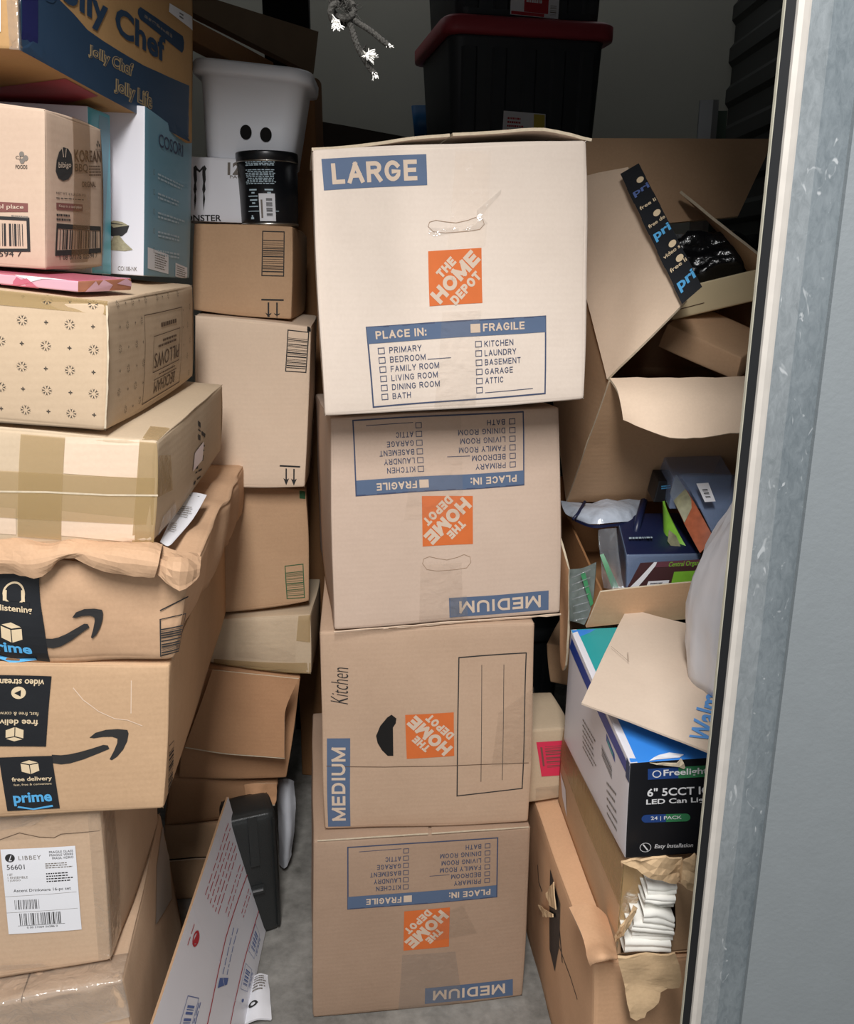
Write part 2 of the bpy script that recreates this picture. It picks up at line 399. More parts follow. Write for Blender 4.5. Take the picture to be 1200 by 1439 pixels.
    def line(s, P, pts, wd, m, o=.0001, closed=False):
        pp = list(pts) + ([pts[0]] if closed else [])
        for (x0, y0), (x1, y1) in zip(pp, pp[1:]):
            dx, dy = (x1 - x0) * s.w, (y1 - y0) * s.h; L = math.hypot(dx, dy) or 1
            ex, ey = dx / L * wd / 2 / s.w, dy / L * wd / 2 / s.h
            nx, ny = -dy / L * wd / 2 / s.w, dx / L * wd / 2 / s.h
            k = max(1, int(L / .03)); vs = []
            for i in range(k + 1):
                t = i / k; x = x0 - ex + (x1 - x0 + 2 * ex) * t; y = y0 - ey + (y1 - y0 + 2 * ey) * t
                vs += [s.p(x + nx, y + ny, o), s.p(x - nx, y - ny, o)]
            P.add(vs, [(2 * i, 2 * i + 1, 2 * i + 3, 2 * i + 2) for i in range(k)], m)
    def border(s, P, wd, m, a0=0, b0=0, a1=1, b1=1, o=.0001):
        s.line(P, [(a0, b0), (a1, b0), (a1, b1), (a0, b1)], wd, m, o, True)
    def bars(s, P, n, m, seed=1, a0=0, b0=0, a1=1, b1=1, along='x', o=.0001, fill=.5):
        R = random.Random(seed); ws = [R.choice((1, 1, 2, 3)) for _ in range(2 * n)]; tot = sum(ws); x = 0
        for i, k in enumerate(ws):
            if i % 2 == 0:
                p0, p1 = x / tot, (x + k * fill * 2 * .5 + k * .3) / tot
                p1 = min(p1, 1)
                if along == 'x': s.rect(P, a0 + (a1 - a0) * p0, b0, a0 + (a1 - a0) * p1, b1, m, o, 2)
                else: s.rect(P, a0, b0 + (b1 - b0) * p0, a1, b0 + (b1 - b0) * p1, m, o, 2)
            x += k
    def smallprint(s, P, rows, m, seed=1, a0=0, b0=0, a1=1, b1=1, thick=.5, center=False, o=.0001):
        R = random.Random(seed)
        for r in range(rows):
            y = b1 - (b1 - b0) * (r + .5) / rows; h = (b1 - b0) / rows * thick / 2
            end = a0 + (a1 - a0) * R.uniform(.7, 1); x = a0 + ((a1 - a0) - (end - a0)) / 2 * (1 if center else 0); end = end + (x - a0)
            while x < end:
                L = (a1 - a0) * R.uniform(.04, .12)
                s.rect(P, x, y - h, min(x + L, end), y + h, m, o, 1); x += L + (a1 - a0) * .025
    def disc(s, P, cx, cy, rad, m, o=.0001, n=20, inner=0):
        if inner:
            vs = []
            for i in range(n):
                a = 2 * math.pi * i / n
                for r in (rad, inner): vs.append(s.p(cx + r * math.cos(a) / s.w, cy + r * math.sin(a) / s.h, o))
            P.add(vs, [(2 * i, 2 * ((i + 1) % n), 2 * ((i + 1) % n) + 1, 2 * i + 1) for i in range(n)], m)
        else:
            vs = [s.p(cx + rad * math.cos(2 * math.pi * i / n) / s.w, cy + rad * math.sin(2 * math.pi * i / n) / s.h, o) for i in range(n)]
            P.add(vs, [tuple(range(n))], m)

# ---- thick sheets (flaps, torn board, paper)
def upgrid(g, k):
    """refine a control grid of points with smooth interpolation"""
    def cat(p, t, i):
        a = p[max(i - 1, 0)]; b = p[i]; c = p[min(i + 1, len(p) - 1)]; d = p[min(i + 2, len(p) - 1)]
        return .5 * ((2 * b) + (c - a) * t + (2 * a - 5 * b + 4 * c - d) * t * t + (3 * b - 3 * c + d - a) * t ** 3)
    def row(p):
        out = []
        for i in range(len(p) - 1):
            for j in range(k): out.append(cat(p, j / k, i))
        return out + [p[-1]]
    g = [row([Vector(x) for x in r]) for r in g]
    cols = [row([r[i] for r in g]) for i in range(len(g[0]))]
    return [[cols[i][j] for i in range(len(cols))] for j in range(len(cols[0]))]
def sheet(P, g, th, m, k=4, amp=0, freq=25, seed=0, edge=None, linear=False, ragged=0, smooth=True):
    g = upgrid(g, k) if k > 1 else [[Vector(x) for x in r] for r in g]
    R, C = len(g), len(g[0]); rnd = random.Random(seed)
    nm = []
    for i in range(R):
        nr = []
        for j in range(C):
            a = g[min(i + 1, R - 1)][j] - g[max(i - 1, 0)][j]; b = g[i][min(j + 1, C - 1)] - g[i][max(j - 1, 0)]
            n = b.cross(a); nr.append(n.normalized() if n.length else Vector((0, 0, 1)))
        nm.append(nr)
    q = Vector((seed * 9.1, seed * 3.3, 0))
    A = [[g[i][j] + nm[i][j] * (noise.noise(g[i][j] * freq + q) + .5 * noise.noise(g[i][j] * freq * 2.3 + q)) * amp for j in range(C)] for i in range(R)]
    if ragged:
        for j in range(C):
            A[-1][j] = A[-1][j] + (A[-1][j] - A[-2][j]).normalized() * rnd.uniform(-1, 1) * ragged
    B = [[A[i][j] - nm[i][j] * th for j in range(C)] for i in range(R)]
    vs = [p for r in A for p in r] + [p for r in B for p in r]; o = R * C
    fs = []; 
    for i in range(R - 1):
        for j in range(C - 1):
            a = i * C + j; fs.append((a, a + 1, a + C + 1, a + C)); fs.append((o + a, o + a + C, o + a + C + 1, o + a + 1))
    P.add(vs, fs, m, smooth)
    es = []
    ring = [(0, j) for j in range(C)] + [(i, C - 1) for i in range(1, R)] + [(R - 1, j) for j in range(C - 2, -1, -1)] + [(i, 0) for i in range(R - 2, 0, -1)]
    ev = []
    for (i, j) in ring: ev += [A[i][j], B[i][j]]
    n = len(ring)
    P.add(ev, [(2 * a, 2 * a + 1, 2 * ((a + 1) % n) + 1, 2 * ((a + 1) % n)) for a in range(n)], edge or m)
    return A, nm
def torn(P, pts, th, m, cuts=3, amp=.003, freq=40, seed=0, edge=None):
    """a flat or bent ragged piece with the outline pts"""
    pts = [Vector(p) for p in pts]; n = Vector((0, 0, 0)); c = sum(pts, Vector()) / len(pts)
    for a, b in zip(pts, pts[1:] + pts[:1]): n += (a - c).cross(b - c)
    n.normalize()
    ax = (pts[1] - pts[0]).normalized(); ay = n.cross(ax)
    flat = [Vector(((p - c).dot(ax), (p - c).dot(ay), 0)) for p in pts]
    bm = bmesh.new(); vs = [bm.verts.new(p) for p in pts]
    for t in tessellate_polygon([flat]):
        try: bm.faces.new([vs[i] for i in t])
        except ValueError: pass
    for _ in range(cuts):
        bmesh.ops.subdivide_edges(bm, edges=[e for e in bm.edges if e.calc_length() > .012], cuts=1)
        bmesh.ops.triangulate(bm, faces=bm.faces)
    q = Vector((seed * 4.3, seed, 2))
    for v in bm.verts:
        v.co += n * (noise.noise(v.co * freq + q)) * amp
        if v.is_boundary: v.co += Vector((noise.noise(v.co * 160 + q), noise.noise(v.co * 160 - q), noise.noise(v.co * 170))) * .0012
    bmesh.ops.recalc_face_normals(bm, faces=bm.faces)
    g = bmesh.ops.solidify(bm, geom=bm.faces[:], thickness=th)
    P.bm(bm, m, False)
def tube(P, pts, rad, m, n=8, cap=True):
    pts = [Vector(p) for p in pts]; rings = []
    rr = rad if isinstance(rad, (list, tuple)) else [rad] * len(pts)
    ref = None
    for i, p in enumerate(pts):
        t = (pts[min(i + 1, len(pts) - 1)] - pts[max(i - 1, 0)]).normalized()
        if ref is None: ref = t.orthogonal().normalized()
        ref = (ref - t * ref.dot(t)).normalized(); b = t.cross(ref)
        rings.append([p + (ref * math.cos(2 * math.pi * k / n) + b * math.sin(2 * math.pi * k / n)) * rr[i] for k in range(n)])
    vs = [v for r in rings for v in r]
    fs = [(i * n + k, i * n + (k + 1) % n, (i + 1) * n + (k + 1) % n, (i + 1) * n + k) for i in range(len(pts) - 1) for k in range(n)]
    if cap: fs += [tuple(range(n - 1, -1, -1)), tuple((len(pts) - 1) * n + k for k in range(n))]
    P.add(vs, fs, m, True)
def slab(P, p0, p1, m):
    (x0, y0, z0), (x1, y1, z1) = p0, p1
    v = [(x, y, z) for z in (z0, z1) for y in (y0, y1) for x in (x0, x1)]
    P.add(v, [(0, 2, 3, 1), (4, 5, 7, 6), (0, 1, 5, 4), (2, 6, 7, 3), (0, 4, 6, 2), (1, 3, 7, 5)], m)
def prism(P, prof, z0, z1, m, mats=None):
    n = len(prof)
    for i in range(n):
        a, b = prof[i], prof[(i + 1) % n]
        P.add([(*a, z0), (*b, z0), (*b, z1), (*a, z1)], [(0, 1, 2, 3)], (mats[i] if mats and mats[i] else m))
    P.add([(*p, z1) for p in prof], [tuple(range(n))], m)
def hexa(c8, **k): return Box(c8, **k)
def mid(a, b, t=.5): return Vector(a).lerp(Vector(b), t)

# ------------------------------------------------------------------ the storage unit
def room_mats():
    m, nt, b = newmat('concrete_floor'); N = nt.nodes.new; L = nt.links.new
    tc = N('ShaderNodeTexCoord'); n1 = N('ShaderNodeTexNoise'); n1.inputs['Scale'].default_value = 6; n1.inputs['Detail'].default_value = 8; n1.inputs['Roughness'].default_value = .7
    n2 = N('ShaderNodeTexNoise'); n2.inputs['Scale'].default_value = 45; n2.inputs['Detail'].default_value = 5
    L(tc.outputs['Object'], n1.inputs[0]); L(tc.outputs['Object'], n2.inputs[0])
    mu = N('ShaderNodeMath'); mu.operation = 'MULTIPLY_ADD'; mu.inputs[1].default_value = .5; L(n2.outputs['Fac'], mu.inputs[0]); L(n1.outputs['Fac'], mu.inputs[2])
    cr = N('ShaderNodeValToRGB'); cr.color_ramp.elements[0].position = .5; cr.color_ramp.elements[0].color = (*lin((92, 90, 85)), 1)
    cr.color_ramp.elements[1].position = .95; cr.color_ramp.elements[1].color = (*lin((148, 145, 139)), 1)
    L(mu.outputs[0], cr.inputs[0]); L(cr.outputs[0], b.inputs['Base Color']); b.inputs['Roughness'].default_value = .75
    bp = N('ShaderNodeBump'); bp.inputs['Strength'].default_value = .4; bp.inputs['Distance'].default_value = .004; L(n2.outputs['Fac'], bp.inputs['Height']); L(bp.outputs[0], b.inputs['Normal'])
    M['floor'] = m
    m, nt, b = newmat('galvanised_steel'); N = nt.nodes.new; L = nt.links.new
    tc = N('ShaderNodeTexCoord'); mp = N('ShaderNodeMapping'); mp.inputs['Scale'].default_value = (1, 1, .5); L(tc.outputs['Object'], mp.inputs[0])
    n0 = N('ShaderNodeTexNoise'); n0.inputs['Scale'].default_value = 14; n0.inputs['Detail'].default_value = 3; L(mp.outputs[0], n0.inputs['Vector'])
    n1 = N('ShaderNodeTexNoise'); n1.inputs['Scale'].default_value = 150; n1.inputs['Detail'].default_value = 6; n1.inputs['Roughness'].default_value = .7; n1.inputs['Distortion'].default_value = .8; L(mp.outputs[0], n1.inputs['Vector'])
    mu = N('ShaderNodeMath'); mu.operation = 'MULTIPLY_ADD'; mu.inputs[1].default_value = .55; L(n0.outputs['Fac'], mu.inputs[0]); L(n1.outputs['Fac'], mu.inputs[2])
    cr = N('ShaderNodeValToRGB'); cr.color_ramp.elements[0].position = .52; cr.color_ramp.elements[0].color = (*lin((112, 119, 122)), 1)
    cr.color_ramp.elements[1].position = .98; cr.color_ramp.elements[1].color = (*lin((142, 148, 151)), 1)
    fl = N('ShaderNodeTexNoise'); fl.inputs['Scale'].default_value = 75; fl.inputs['Detail'].default_value = 2; fl.inputs['Distortion'].default_value = 1.5; L(mp.outputs[0], fl.inputs['Vector'])
    fm = N('ShaderNodeMapRange'); fm.inputs[1].default_value = .67; fm.inputs[2].default_value = .74; L(fl.outputs['Fac'], fm.inputs[0])
    mxg = N('ShaderNodeMix'); mxg.data_type = 'RGBA'; mxg.inputs[7].default_value = (*lin((176, 180, 182)), 1); L(fm.outputs[0], mxg.inputs[0])
    L(mu.outputs[0], cr.inputs[0]); L(cr.outputs[0], mxg.inputs[6]); L(mxg.outputs[2], b.inputs['Base Color']); b.inputs['Metallic'].default_value = .3; b.inputs['Roughness'].default_value = .5
    M['galv'] = m
    M['galv_shaded'] = m.copy(); M['galv_shaded'].name = 'galvanised_steel_shaded'  # darker copy for the front-facing plane, its shade put into the colour
    r = [n for n in M['galv_shaded'].node_tree.nodes if n.type == 'VALTORGB'][0]
    r.color_ramp.elements[0].color = (*lin((98, 107, 112)), 1); r.color_ramp.elements[1].color = (*lin((128, 136, 140)), 1)
    M['panel'] = plain('grey_painted_steel', (132, 138, 141), .45, metal=.2, var=.05, scale=30, bump=.1, bscale=200)
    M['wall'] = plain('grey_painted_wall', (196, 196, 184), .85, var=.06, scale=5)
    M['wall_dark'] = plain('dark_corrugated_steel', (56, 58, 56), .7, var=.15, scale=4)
room_mats()

p = Part(); slab(p, (-1.6, -2.2, -.1), (1.6, 3.1, 0), 'floor'); struct(p, 'floor')
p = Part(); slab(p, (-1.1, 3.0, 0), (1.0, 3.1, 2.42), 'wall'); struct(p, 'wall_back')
def ribbed(x, s):
    p = Part(); prof = []; y = .78
    pts = []
    z = 0
    while z < 2.7:
        for dz, dx in ((0, 0), (.05, 0), (.065, .012), (.105, .012), (.12, 0)): pts.append((x - s * dx, z + dz))
        z += .12
    vs = []; 
    for a, zz in pts: vs += [(a, .78, zz), (a, 3.0, zz), (x + s * .03, .78, zz), (x + s * .03, 3.0, zz)]
    fs = []
    for i in range(len(pts) - 1):
        k = 4 * i; fs += [(k, k + 1, k + 5, k + 4), (k + 2, k + 6, k + 7, k + 3), (k, k + 4, k + 6, k + 2), (k + 1, k + 3, k + 7, k + 5)]
    p.add(vs, fs, 'wall_dark'); return p
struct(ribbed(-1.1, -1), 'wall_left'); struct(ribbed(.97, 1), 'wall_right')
p = Part(); slab(p, (-1.15, .78, 2.7), (1.02, 2.25, 2.78), 'wall_dark'); struct(p, 'ceiling')  # unseen; cut short at the back to let ambient light onto the back wall
# front: jamb on the right with rubber seal and track, jamb on the left, half-raised roll-up door above
p = Part()
prof = [(.2905, .784), (.2912, .781), (.2918, .7805), (.3003, .7805), (.3010, .7775), (.3055, .7765), (.3105, .7785), (.3125, .7795), (.3305, .7800), (.3570, .7815), (.3572, .7755), (.62, .7755), (.62, .90), (.3095, .83)]
prism(p, prof, 0, 2.7, 'panel', ['yellow_edge', 'yellow_edge', 'rubber', 'cream_paint', 'cream_paint', 'cream_paint', 'cream_paint', 'galv', 'galv_shaded', 'panel', 'panel', 'panel', 'wall_dark', 'yellow_edge'])
struct(p, 'trim_1')
p = Part(); slab(p, (.62, .78, 0), (1.6, .9, 2.7), 'panel'); slab(p, (-1.6, .72, 0), (-1.0, .80, 2.7), 'panel'); struct(p, 'wall_front')
p = Part(); prism(p, [(-1.05, .80), (.33, .80), (.33, .83), (-1.05, .83)], 1.89, 1.96, 'steel')
zz = 1.96
while zz < 2.66:
    slab(p, (-1.05, .81, zz), (.33, .825, zz + .06), 'panel'); slab(p, (-1.05, .803, zz + .06), (.33, .832, zz + .08), 'panel'); zz += .08
struct(p, 'door_1')

# ------------------------------------------------------------------ printing common to the four moving boxes
def hd_logo(P, fr, rev):
    fr.full(P, 'ink_orange', .0000)
    a = math.radians(44)
    fr.caps(P, 'THE', .13, .60, .53, .77, rev, .27, .1, ang=a)
    fr.caps(P, 'HOME', -.045, .36, 1.045, .64, rev, .27, .07, ang=a)
    fr.caps(P, 'DEPOT', .34, .20, 1.04, .375, rev, .26, .09, ang=a)
def hd_table(P, fr, rev):
    fr.border(P, .0022, 'ink_navy')
    fr.rect(P, 0, .80, 1, 1, 'ink_blue', .0001, 8)
    fr.caps(P, 'PLACE IN:', .045, .85, .325, .948, rev, .2, .14, .0005)
    fr.rect(P, .575, .845, .63, .955, rev, .0004, 2)
    fr.caps(P, 'FRAGILE', .645, .855, .88, .953, rev, .2, .14, .0005)
    c1 = [('PRIMARY', .18), ('BEDROOM', .20), ('FAMILY ROOM', .275), ('LIVING ROOM', .265), ('DINING ROOM', .275), ('BATH', .105)]
    for i, (s, wd) in enumerate(c1):
        y = .70 - .117 * i
        fr.border(P, .0011, 'ink_navy', .052, y - .03, .085, y + .04)
        fr.caps(P, s, .112, y - .032, .112 + wd, y + .042, 'ink_navy', .125, .2)
    fr.line(P, [(.325, .553), (.455, .553)], .001, 'ink_navy')
    c2 = [('KITCHEN', .165), ('LAUNDRY', .18), ('BASEMENT', .205), ('GARAGE', .16), ('ATTIC', .105), (None, 0)]
    for i, (s, wd) in enumerate(c2):
        y = .695 - .117 * i
        fr.border(P, .0011, 'ink_navy', .60, y - .03, .633, y + .04)
        if s: fr.caps(P, s, .65, y - .032, .65 + wd, y + .042, 'ink_navy', .125, .2)
    fr.line(P, [(.65, .075), (.925, .08)], .001, 'ink_navy')
def handle_cut(P, fr):
    pts = [(.02, .55), (.05, .82), (.16, .92), (.30, .80), (.5, .68), (.7, .80), (.84, .95), (.96, .8), (.98, .5), (.9, .2), (.7, .12), (.3, .08), (.1, .2)]
    fr.line(P, pts, .0007, 'crease_line', closed=True)

# ---- topmost large moving box
L = Box([(-0.1511,1.25,1.143),(0.2405,1.2972,1.1602),(-0.209,1.7465,1.1101),(0.1827,1.7932,1.1163),(-0.1574,1.2568,1.5089),(0.2273,1.3044,1.528),(-0.2181,1.7535,1.4977),(0.1694,1.8006,1.5145)], r=.006, bulge=.004, amp=.0018, seed=1)
t = thing('moving_box', L.base(), 'large pale moving box marked LARGE and FRAGILE, topmost of the centre stack', 'box', 'moving boxes in the centre stack')
P = Part(); L.body(P, 'hd_large', 18)
f = Frame(L, 'F', [(0.0357,0.8537),(0.4033,0.8592),(0.4033,0.9693),(0.0308,0.9642)]); f.full(P, 'ink_blue'); f.caps(P, 'LARGE', .085, .17, .905, .84, 'kraft_rev', .21, .13)
hd_logo(P, Frame(L, 'F', [(0.4032,0.4075),(0.6036,0.4104),(0.6007,0.6187),(0.4027,0.6148)]), 'kraft_rev')
hd_table(P, Frame(L, 'F', [(0.1819,0.0251),(0.84,0.0368),(0.8421,0.3476),(0.1691,0.341)]), 'kraft_rev')
handle_cut(P, Frame(L, 'F', [(0.4015,0.6755),(0.6173,0.6763),(0.6126,0.7369),(0.3977,0.7332)]))
P.make('carton_body', t)
# bulging top flaps with the dark gap under them
P = Part()
def lflap(pts_front, y0, dy, m):
    g = []
    for k in range(4):
        g.append([Vector((x - .035 * k / 3 * 1.2, y + dy * k / 3, z + .012 * math.sin(k / 3 * 1.5) - .006 * k / 3)) for x, y, z in pts_front])
    return g
sheet(P, lflap([(-0.1609,1.285,1.5143),(-0.0996,1.29,1.5196),(-0.0399,1.295,1.5276),(0.032,1.3,1.5348)], 1.29, .30, 'hd'), .004, 'hd_large', 4, .001, edge='edge'); P.make('flap', t)
P = Part()
sheet(P, lflap([(0.036,1.3,1.5357),(0.1003,1.305,1.5401),(0.1661,1.31,1.5436),(0.2351,1.315,1.5304)], 1.3, .30, 'hd'), .004, 'hd_large', 4, .001, edge='edge'); P.make('flap', t)
f = Frame(L, 'F', [(0.4131,0.0009),(0.5715,0.0049),(0.6417,1.0023),(0.5122,1.0068)], .0012)
P = Part(); f.rect(P, 0, 0, 1, .38, 'tape_clear', 0, 12); P.make('clear_tape', t)
P = Part(); f.rect(P, 0, .62, 1.0, .97, 'tape_clear', 0, 12); P.make('clear_tape', t)
P = Part()
fq = Frame(L, 'F', [(0.3963,0.6731),(0.681,0.6734),(0.6769,0.8329),(0.3949,0.834)], .0018)
fq.poly(P, [(.02, .06), (.10, -.02), (.42, .06), (.42, .16), (.20, .17), (.05, .2)], 'tape_gloss'); P.make('wrinkled_tape', t); P = Part(); fq.poly(P, [(.45, .10), (.62, .06), (.80, .22), (.72, .42), (.98, .9), (.99, 1.0), (.66, .55), (.66, .25)], 'tape_gloss')
P.make('wrinkled_tape', t)
# ---- second: medium box, upside down
B1 = Box([(-0.1534,1.3083,0.7772),(0.2317,1.3743,0.7788),(-0.2315,1.7608,0.7689),(0.1518,1.8267,0.7705),(-0.1528,1.3287,1.1288),(0.2172,1.3954,1.1342),(-0.2333,1.7814,1.1019),(0.141,1.8477,1.1059)], r=.006, bulge=.003, amp=.0022, seed=2)
t = thing('moving_box', B1.base(), 'upside-down medium moving box with taped handle slit, directly under the LARGE box', 'box', 'moving boxes in the centre stack')
P = Part(); B1.body(P, 'hd', 16)
hd_table(P, Frame(B1, 'F', [(0.8326,0.9878),(0.0947,0.9829),(0.106,0.6383),(0.8326,0.646)]), 'kraft_rev')
hd_logo(P, Frame(B1, 'F', [(0.6051,0.6086),(0.3826,0.6185),(0.3821,0.3779),(0.6039,0.3766)]), 'kraft_rev')
f = Frame(B1, 'F', [(0.9448,0.1197),(0.4937,0.1152),(0.4956,0.0153),(0.944,0.0225)]); f.full(P, 'ink_blue'); f.caps(P, 'MEDIUM', .08, .2, .90, .82, 'kraft_rev', .2, .15)
handle_cut(P, Frame(B1, 'F', [(0.3771,0.2469),(0.596,0.2449),(0.6002,0.3318),(0.3752,0.3337)]))
P.make('carton_body', t)
P = Part(); f = Frame(B1, 'F', [(0.3041,0.5125),(0.5615,0.5097),(0.5615,0.9999),(0.3822,0.9952)], .0011); f.full(P, 'tape_clear', n=14); P.make('clear_tape', t); P = Part()
f = Frame(B1, 'F', [(0.3607,-0.0273),(0.5549,-0.0291),(0.5525,0.2899),(0.3715,0.289)], .0011); f.full(P, 'tape_clear', n=10); P.make('clear_tape', t)
P = Part(); f = Frame(B1, 'F', [(0.4986,0.0043),(0.5775,0.0086),(0.5725,0.1268),(0.5,0.1182)], .0014); f.full(P, 'tape_gloss', n=6); P.make('wrinkled_tape', t)
P = Part(); a = [B1.face('F', u, .0, .001) for u in (0, .25, .5, .75, 1)]
sheet(P, [[v + Vector((0, -.003, .001)) for v in a], [v + Vector((0, -.002, -.0015)) for v in a]], .002, 'kraft_pale', 6, .0015, 60, 3, ragged=.002); P.make('frayed_edge', t)
# ---- third: on its side, Kitchen
B2 = Box([(-0.1827,1.3084,0.3922),(0.1849,1.3381,0.3858),(-0.2239,1.8066,0.3887),(0.1431,1.8366,0.3823),(-0.179,1.3146,0.7704),(0.184,1.3463,0.7734),(-0.2211,1.8131,0.7626),(0.1432,1.8443,0.7637)], r=.006, bulge=.003, amp=.002, seed=3)
t = thing('moving_box', B2.base(), 'medium moving box lying on its side, Kitchen handwritten beside its hand hole', 'box', 'moving boxes in the centre stack')
P = Part(); B2.body(P, 'hd_mid', 16)
f = Frame(B2, 'F', [(0.1275,0.0137),(0.1299,0.4747),(0.0198,0.4758),(0.0182,0.0181)]); f.full(P, 'ink_blue'); f.caps(P, 'MEDIUM', .07, .2, .90, .80, 'kraft_rev', .2, .15)
hd_logo(P, Frame(B2, 'F', [(0.627,0.3707),(0.6233,0.5898),(0.3937,0.5852),(0.3988,0.3618)]), 'kraft_rev')
f = Frame(B2, 'F', [(0.6417,0.1598),(0.9589,0.1846),(0.9638,0.8583),(0.6439,0.8497)]); f.border(P, .002, 'ink_black'); f.line(P, [(.36, .09), (.345, .935)], .001, 'ink_black'); f.line(P, [(.685, .085), (.675, .925)], .001, 'ink_black')
f = Frame(B2, 'F', [(0.1239,0.6463),(0.1302,0.8308),(0.0515,0.8273),(0.0413,0.6499)]); f.text(P, 'Kitchen', 0, 0, 1, 1, 'ink_black', -.012, shear=.35)
f = Frame(B2, 'F', [(-0.0132,0.2869),(1.0158,0.2746),(1.0005,0.9833),(0,1)]); f.line(P, [(.03, .07), (.3, .055), (.97, .06)], .0012, 'ink_brown')
P.make('carton_body', t)
P = Part(); f = Frame(B2, 'F', [(0, 0), (1, 0), (1, 1), (0, 1)], .0006)
f.poly(P, [(0.3347,0.3791),(0.3076,0.3802),(0.2804,0.4105),(0.2604,0.4476),(0.254,0.4839),(0.2746,0.5336),(0.3088,0.5753),(0.3289,0.5887),(0.352,0.5692),(0.3489,0.5452),(0.3353,0.5239)][::-1], 'dark'); o = P.make('hand_hole', t)  # flat dark decal; the shade inside the hole is put into its colour
P = Part()
f = Frame(B2, 'F', [(0.8059,0.3087),(1.0212,0.3257),(1.0097,0.6929),(0.8347,0.5774)], .0012); f.full(P, 'tape_clear', n=8); P.make('clear_tape', t)
# ---- bottom box
B3 = Box([(-0.2133,1.2811,0.001),(0.1858,1.3319,0.001),(-0.2712,1.7375,0.001),(0.1268,1.7881,0.001),(-0.1997,1.2843,0.3865),(0.1884,1.3352,0.38),(-0.2599,1.7407,0.3841),(0.1316,1.7913,0.3767)], r=.006, bulge=.003, amp=.002, seed=4)
t = thing('moving_box', B3.base(), 'upside-down medium moving box on the concrete floor, bottom of the centre stack', 'box', 'moving boxes in the centre stack')
P = Part(); B3.body(P, 'hd2', 16)
hd_table(P, Frame(B3, 'F', [(0.8435,0.9538),(0.156,0.9569),(0.1581,0.6223),(0.8494,0.6165)]), 'kraft_rev')
hd_logo(P, Frame(B3, 'F', [(0.6297,0.5838),(0.417,0.5836),(0.4173,0.3556),(0.6318,0.3557)]), 'kraft_rev')
f = Frame(B3, 'F', [(0.9465,0.1157),(0.5221,0.1179),(0.5239,0.0211),(0.9499,0.0166)]); f.full(P, 'ink_blue'); f.caps(P, 'MEDIUM', .09, .2, .91, .80, 'kraft_rev', .2, .15)
P.make('carton_body', t)
P = Part(); f = Frame(B3, 'F', [(0.3993,-0.0056),(0.7054,-0.0123),(0.6629,0.3251),(0.411,0.3338)], .0014); f.full(P, 'tape_gloss', n=10); P.make('wrinkled_tape', t); P = Part()
f = Frame(B3, 'F', [(0.5602,0.3999),(0.7621,0.4188),(0.6899,0.5919),(0.5241,0.5276)], .0014); f.full(P, 'tape_clear', n=6); P.make('clear_tape', t)
P = Part(); a = [B3.face('T', u, .0, .001) for u in (.02, .3, .52)]; sheet(P, [[v + Vector((0, -.002, .003)) for v in a], [v + Vector((0, .12, .003)) for v in a]], .003, 'hd2', 3, .0006, edge='edge'); P.make('flap', t)
P = Part(); a = [B3.face('T', u, .0, .001) for u in (.535, .8, .99)]; sheet(P, [[v + Vector((0, -.002, .003)) for v in a], [v + Vector((0, .12, .003)) for v in a]], .003, 'hd2', 3, .0006, edge='edge'); P.make('flap', t)

# ------------------------------------------------------------------ left pile, bottom to top
def snow(P, fr, x, y, s, m):
    for k in range(8):
        a = k * math.pi / 4; c, d = math.cos(a), math.sin(a); w_, h_ = fr.w, fr.h
        q = lambda r, t: (x + (r * c - t * d) * s / w_, y + (r * d + t * c) * s / h_)
        fr.poly(P, [q(.36, -.03), q(.62, -.06), q(.98, -.24), q(.72, 0), q(.98, .24), q(.62, .06), q(.36, .03)], m)
def plus(P, fr, x, y, s, m):
    for k in range(4):
        a = k * math.pi / 2; c, d = math.cos(a), math.sin(a)
        q = lambda r, t: (x + (r * c - t * d) * s / fr.w, y + (r * d + t * c) * s / fr.h)
        fr.poly(P, [q(.1, -.1), q(.5, -.25), q(1, 0), q(.5, .25), q(.1, .1)], m)

# bottom-left carton
b = Box([(-0.796,0.8542,0.001),(-0.3811,0.9264,0.001),(-0.8702,1.2685,0.001),(-0.4552,1.3407,0.001),(-0.829,0.8744,0.3888),(-0.4167,0.9482,0.42),(-0.9008,1.2873,0.3612),(-0.4885,1.3611,0.3924)], r=.008, bulge=.004, amp=.003, seed=5)
t = thing('cardboard_box', b.base(), 'brown carton with shiny wrinkled tape along its front edge, bottom of the left pile', 'box', 'cartons of the left pile')
P = Part(); b.body(P, 'kraft', 14)
f = Frame(b, 'T', [(0.6916,-0.0672),(0.6918,-0.0528),(0.6941,0.1262),(0.6868,0.1283)]); f.full(P, 'ink_brown', .0002)
P.make('carton_body', t)
P = Part()
g = [[b.face('T', u, v, .002) for u in (.45, .6, .75, .9, 1.0)] for v in (.12, .06, .0)] + [[b.face('F', u, v, .003) for u in (.45, .6, .75, .9, 1.0)] for v in (.97, .9, .86)]
sheet(P, g, .0004, 'tape_gloss', 5, .004, 30, 2); P.make('wrinkled_tape', t)
P = Part(); f = Frame(b, 'R', [(0, 0), (1, 0), (1, 1), (0, 1)], .001)
f.poly(P, [(0.9456,0.9449),(1.1061,0.8857),(0.8944,0.6215),(0.503,0.8044),(0.7244,0.9106)], 'pouch'); P.make('document_pouch', t)
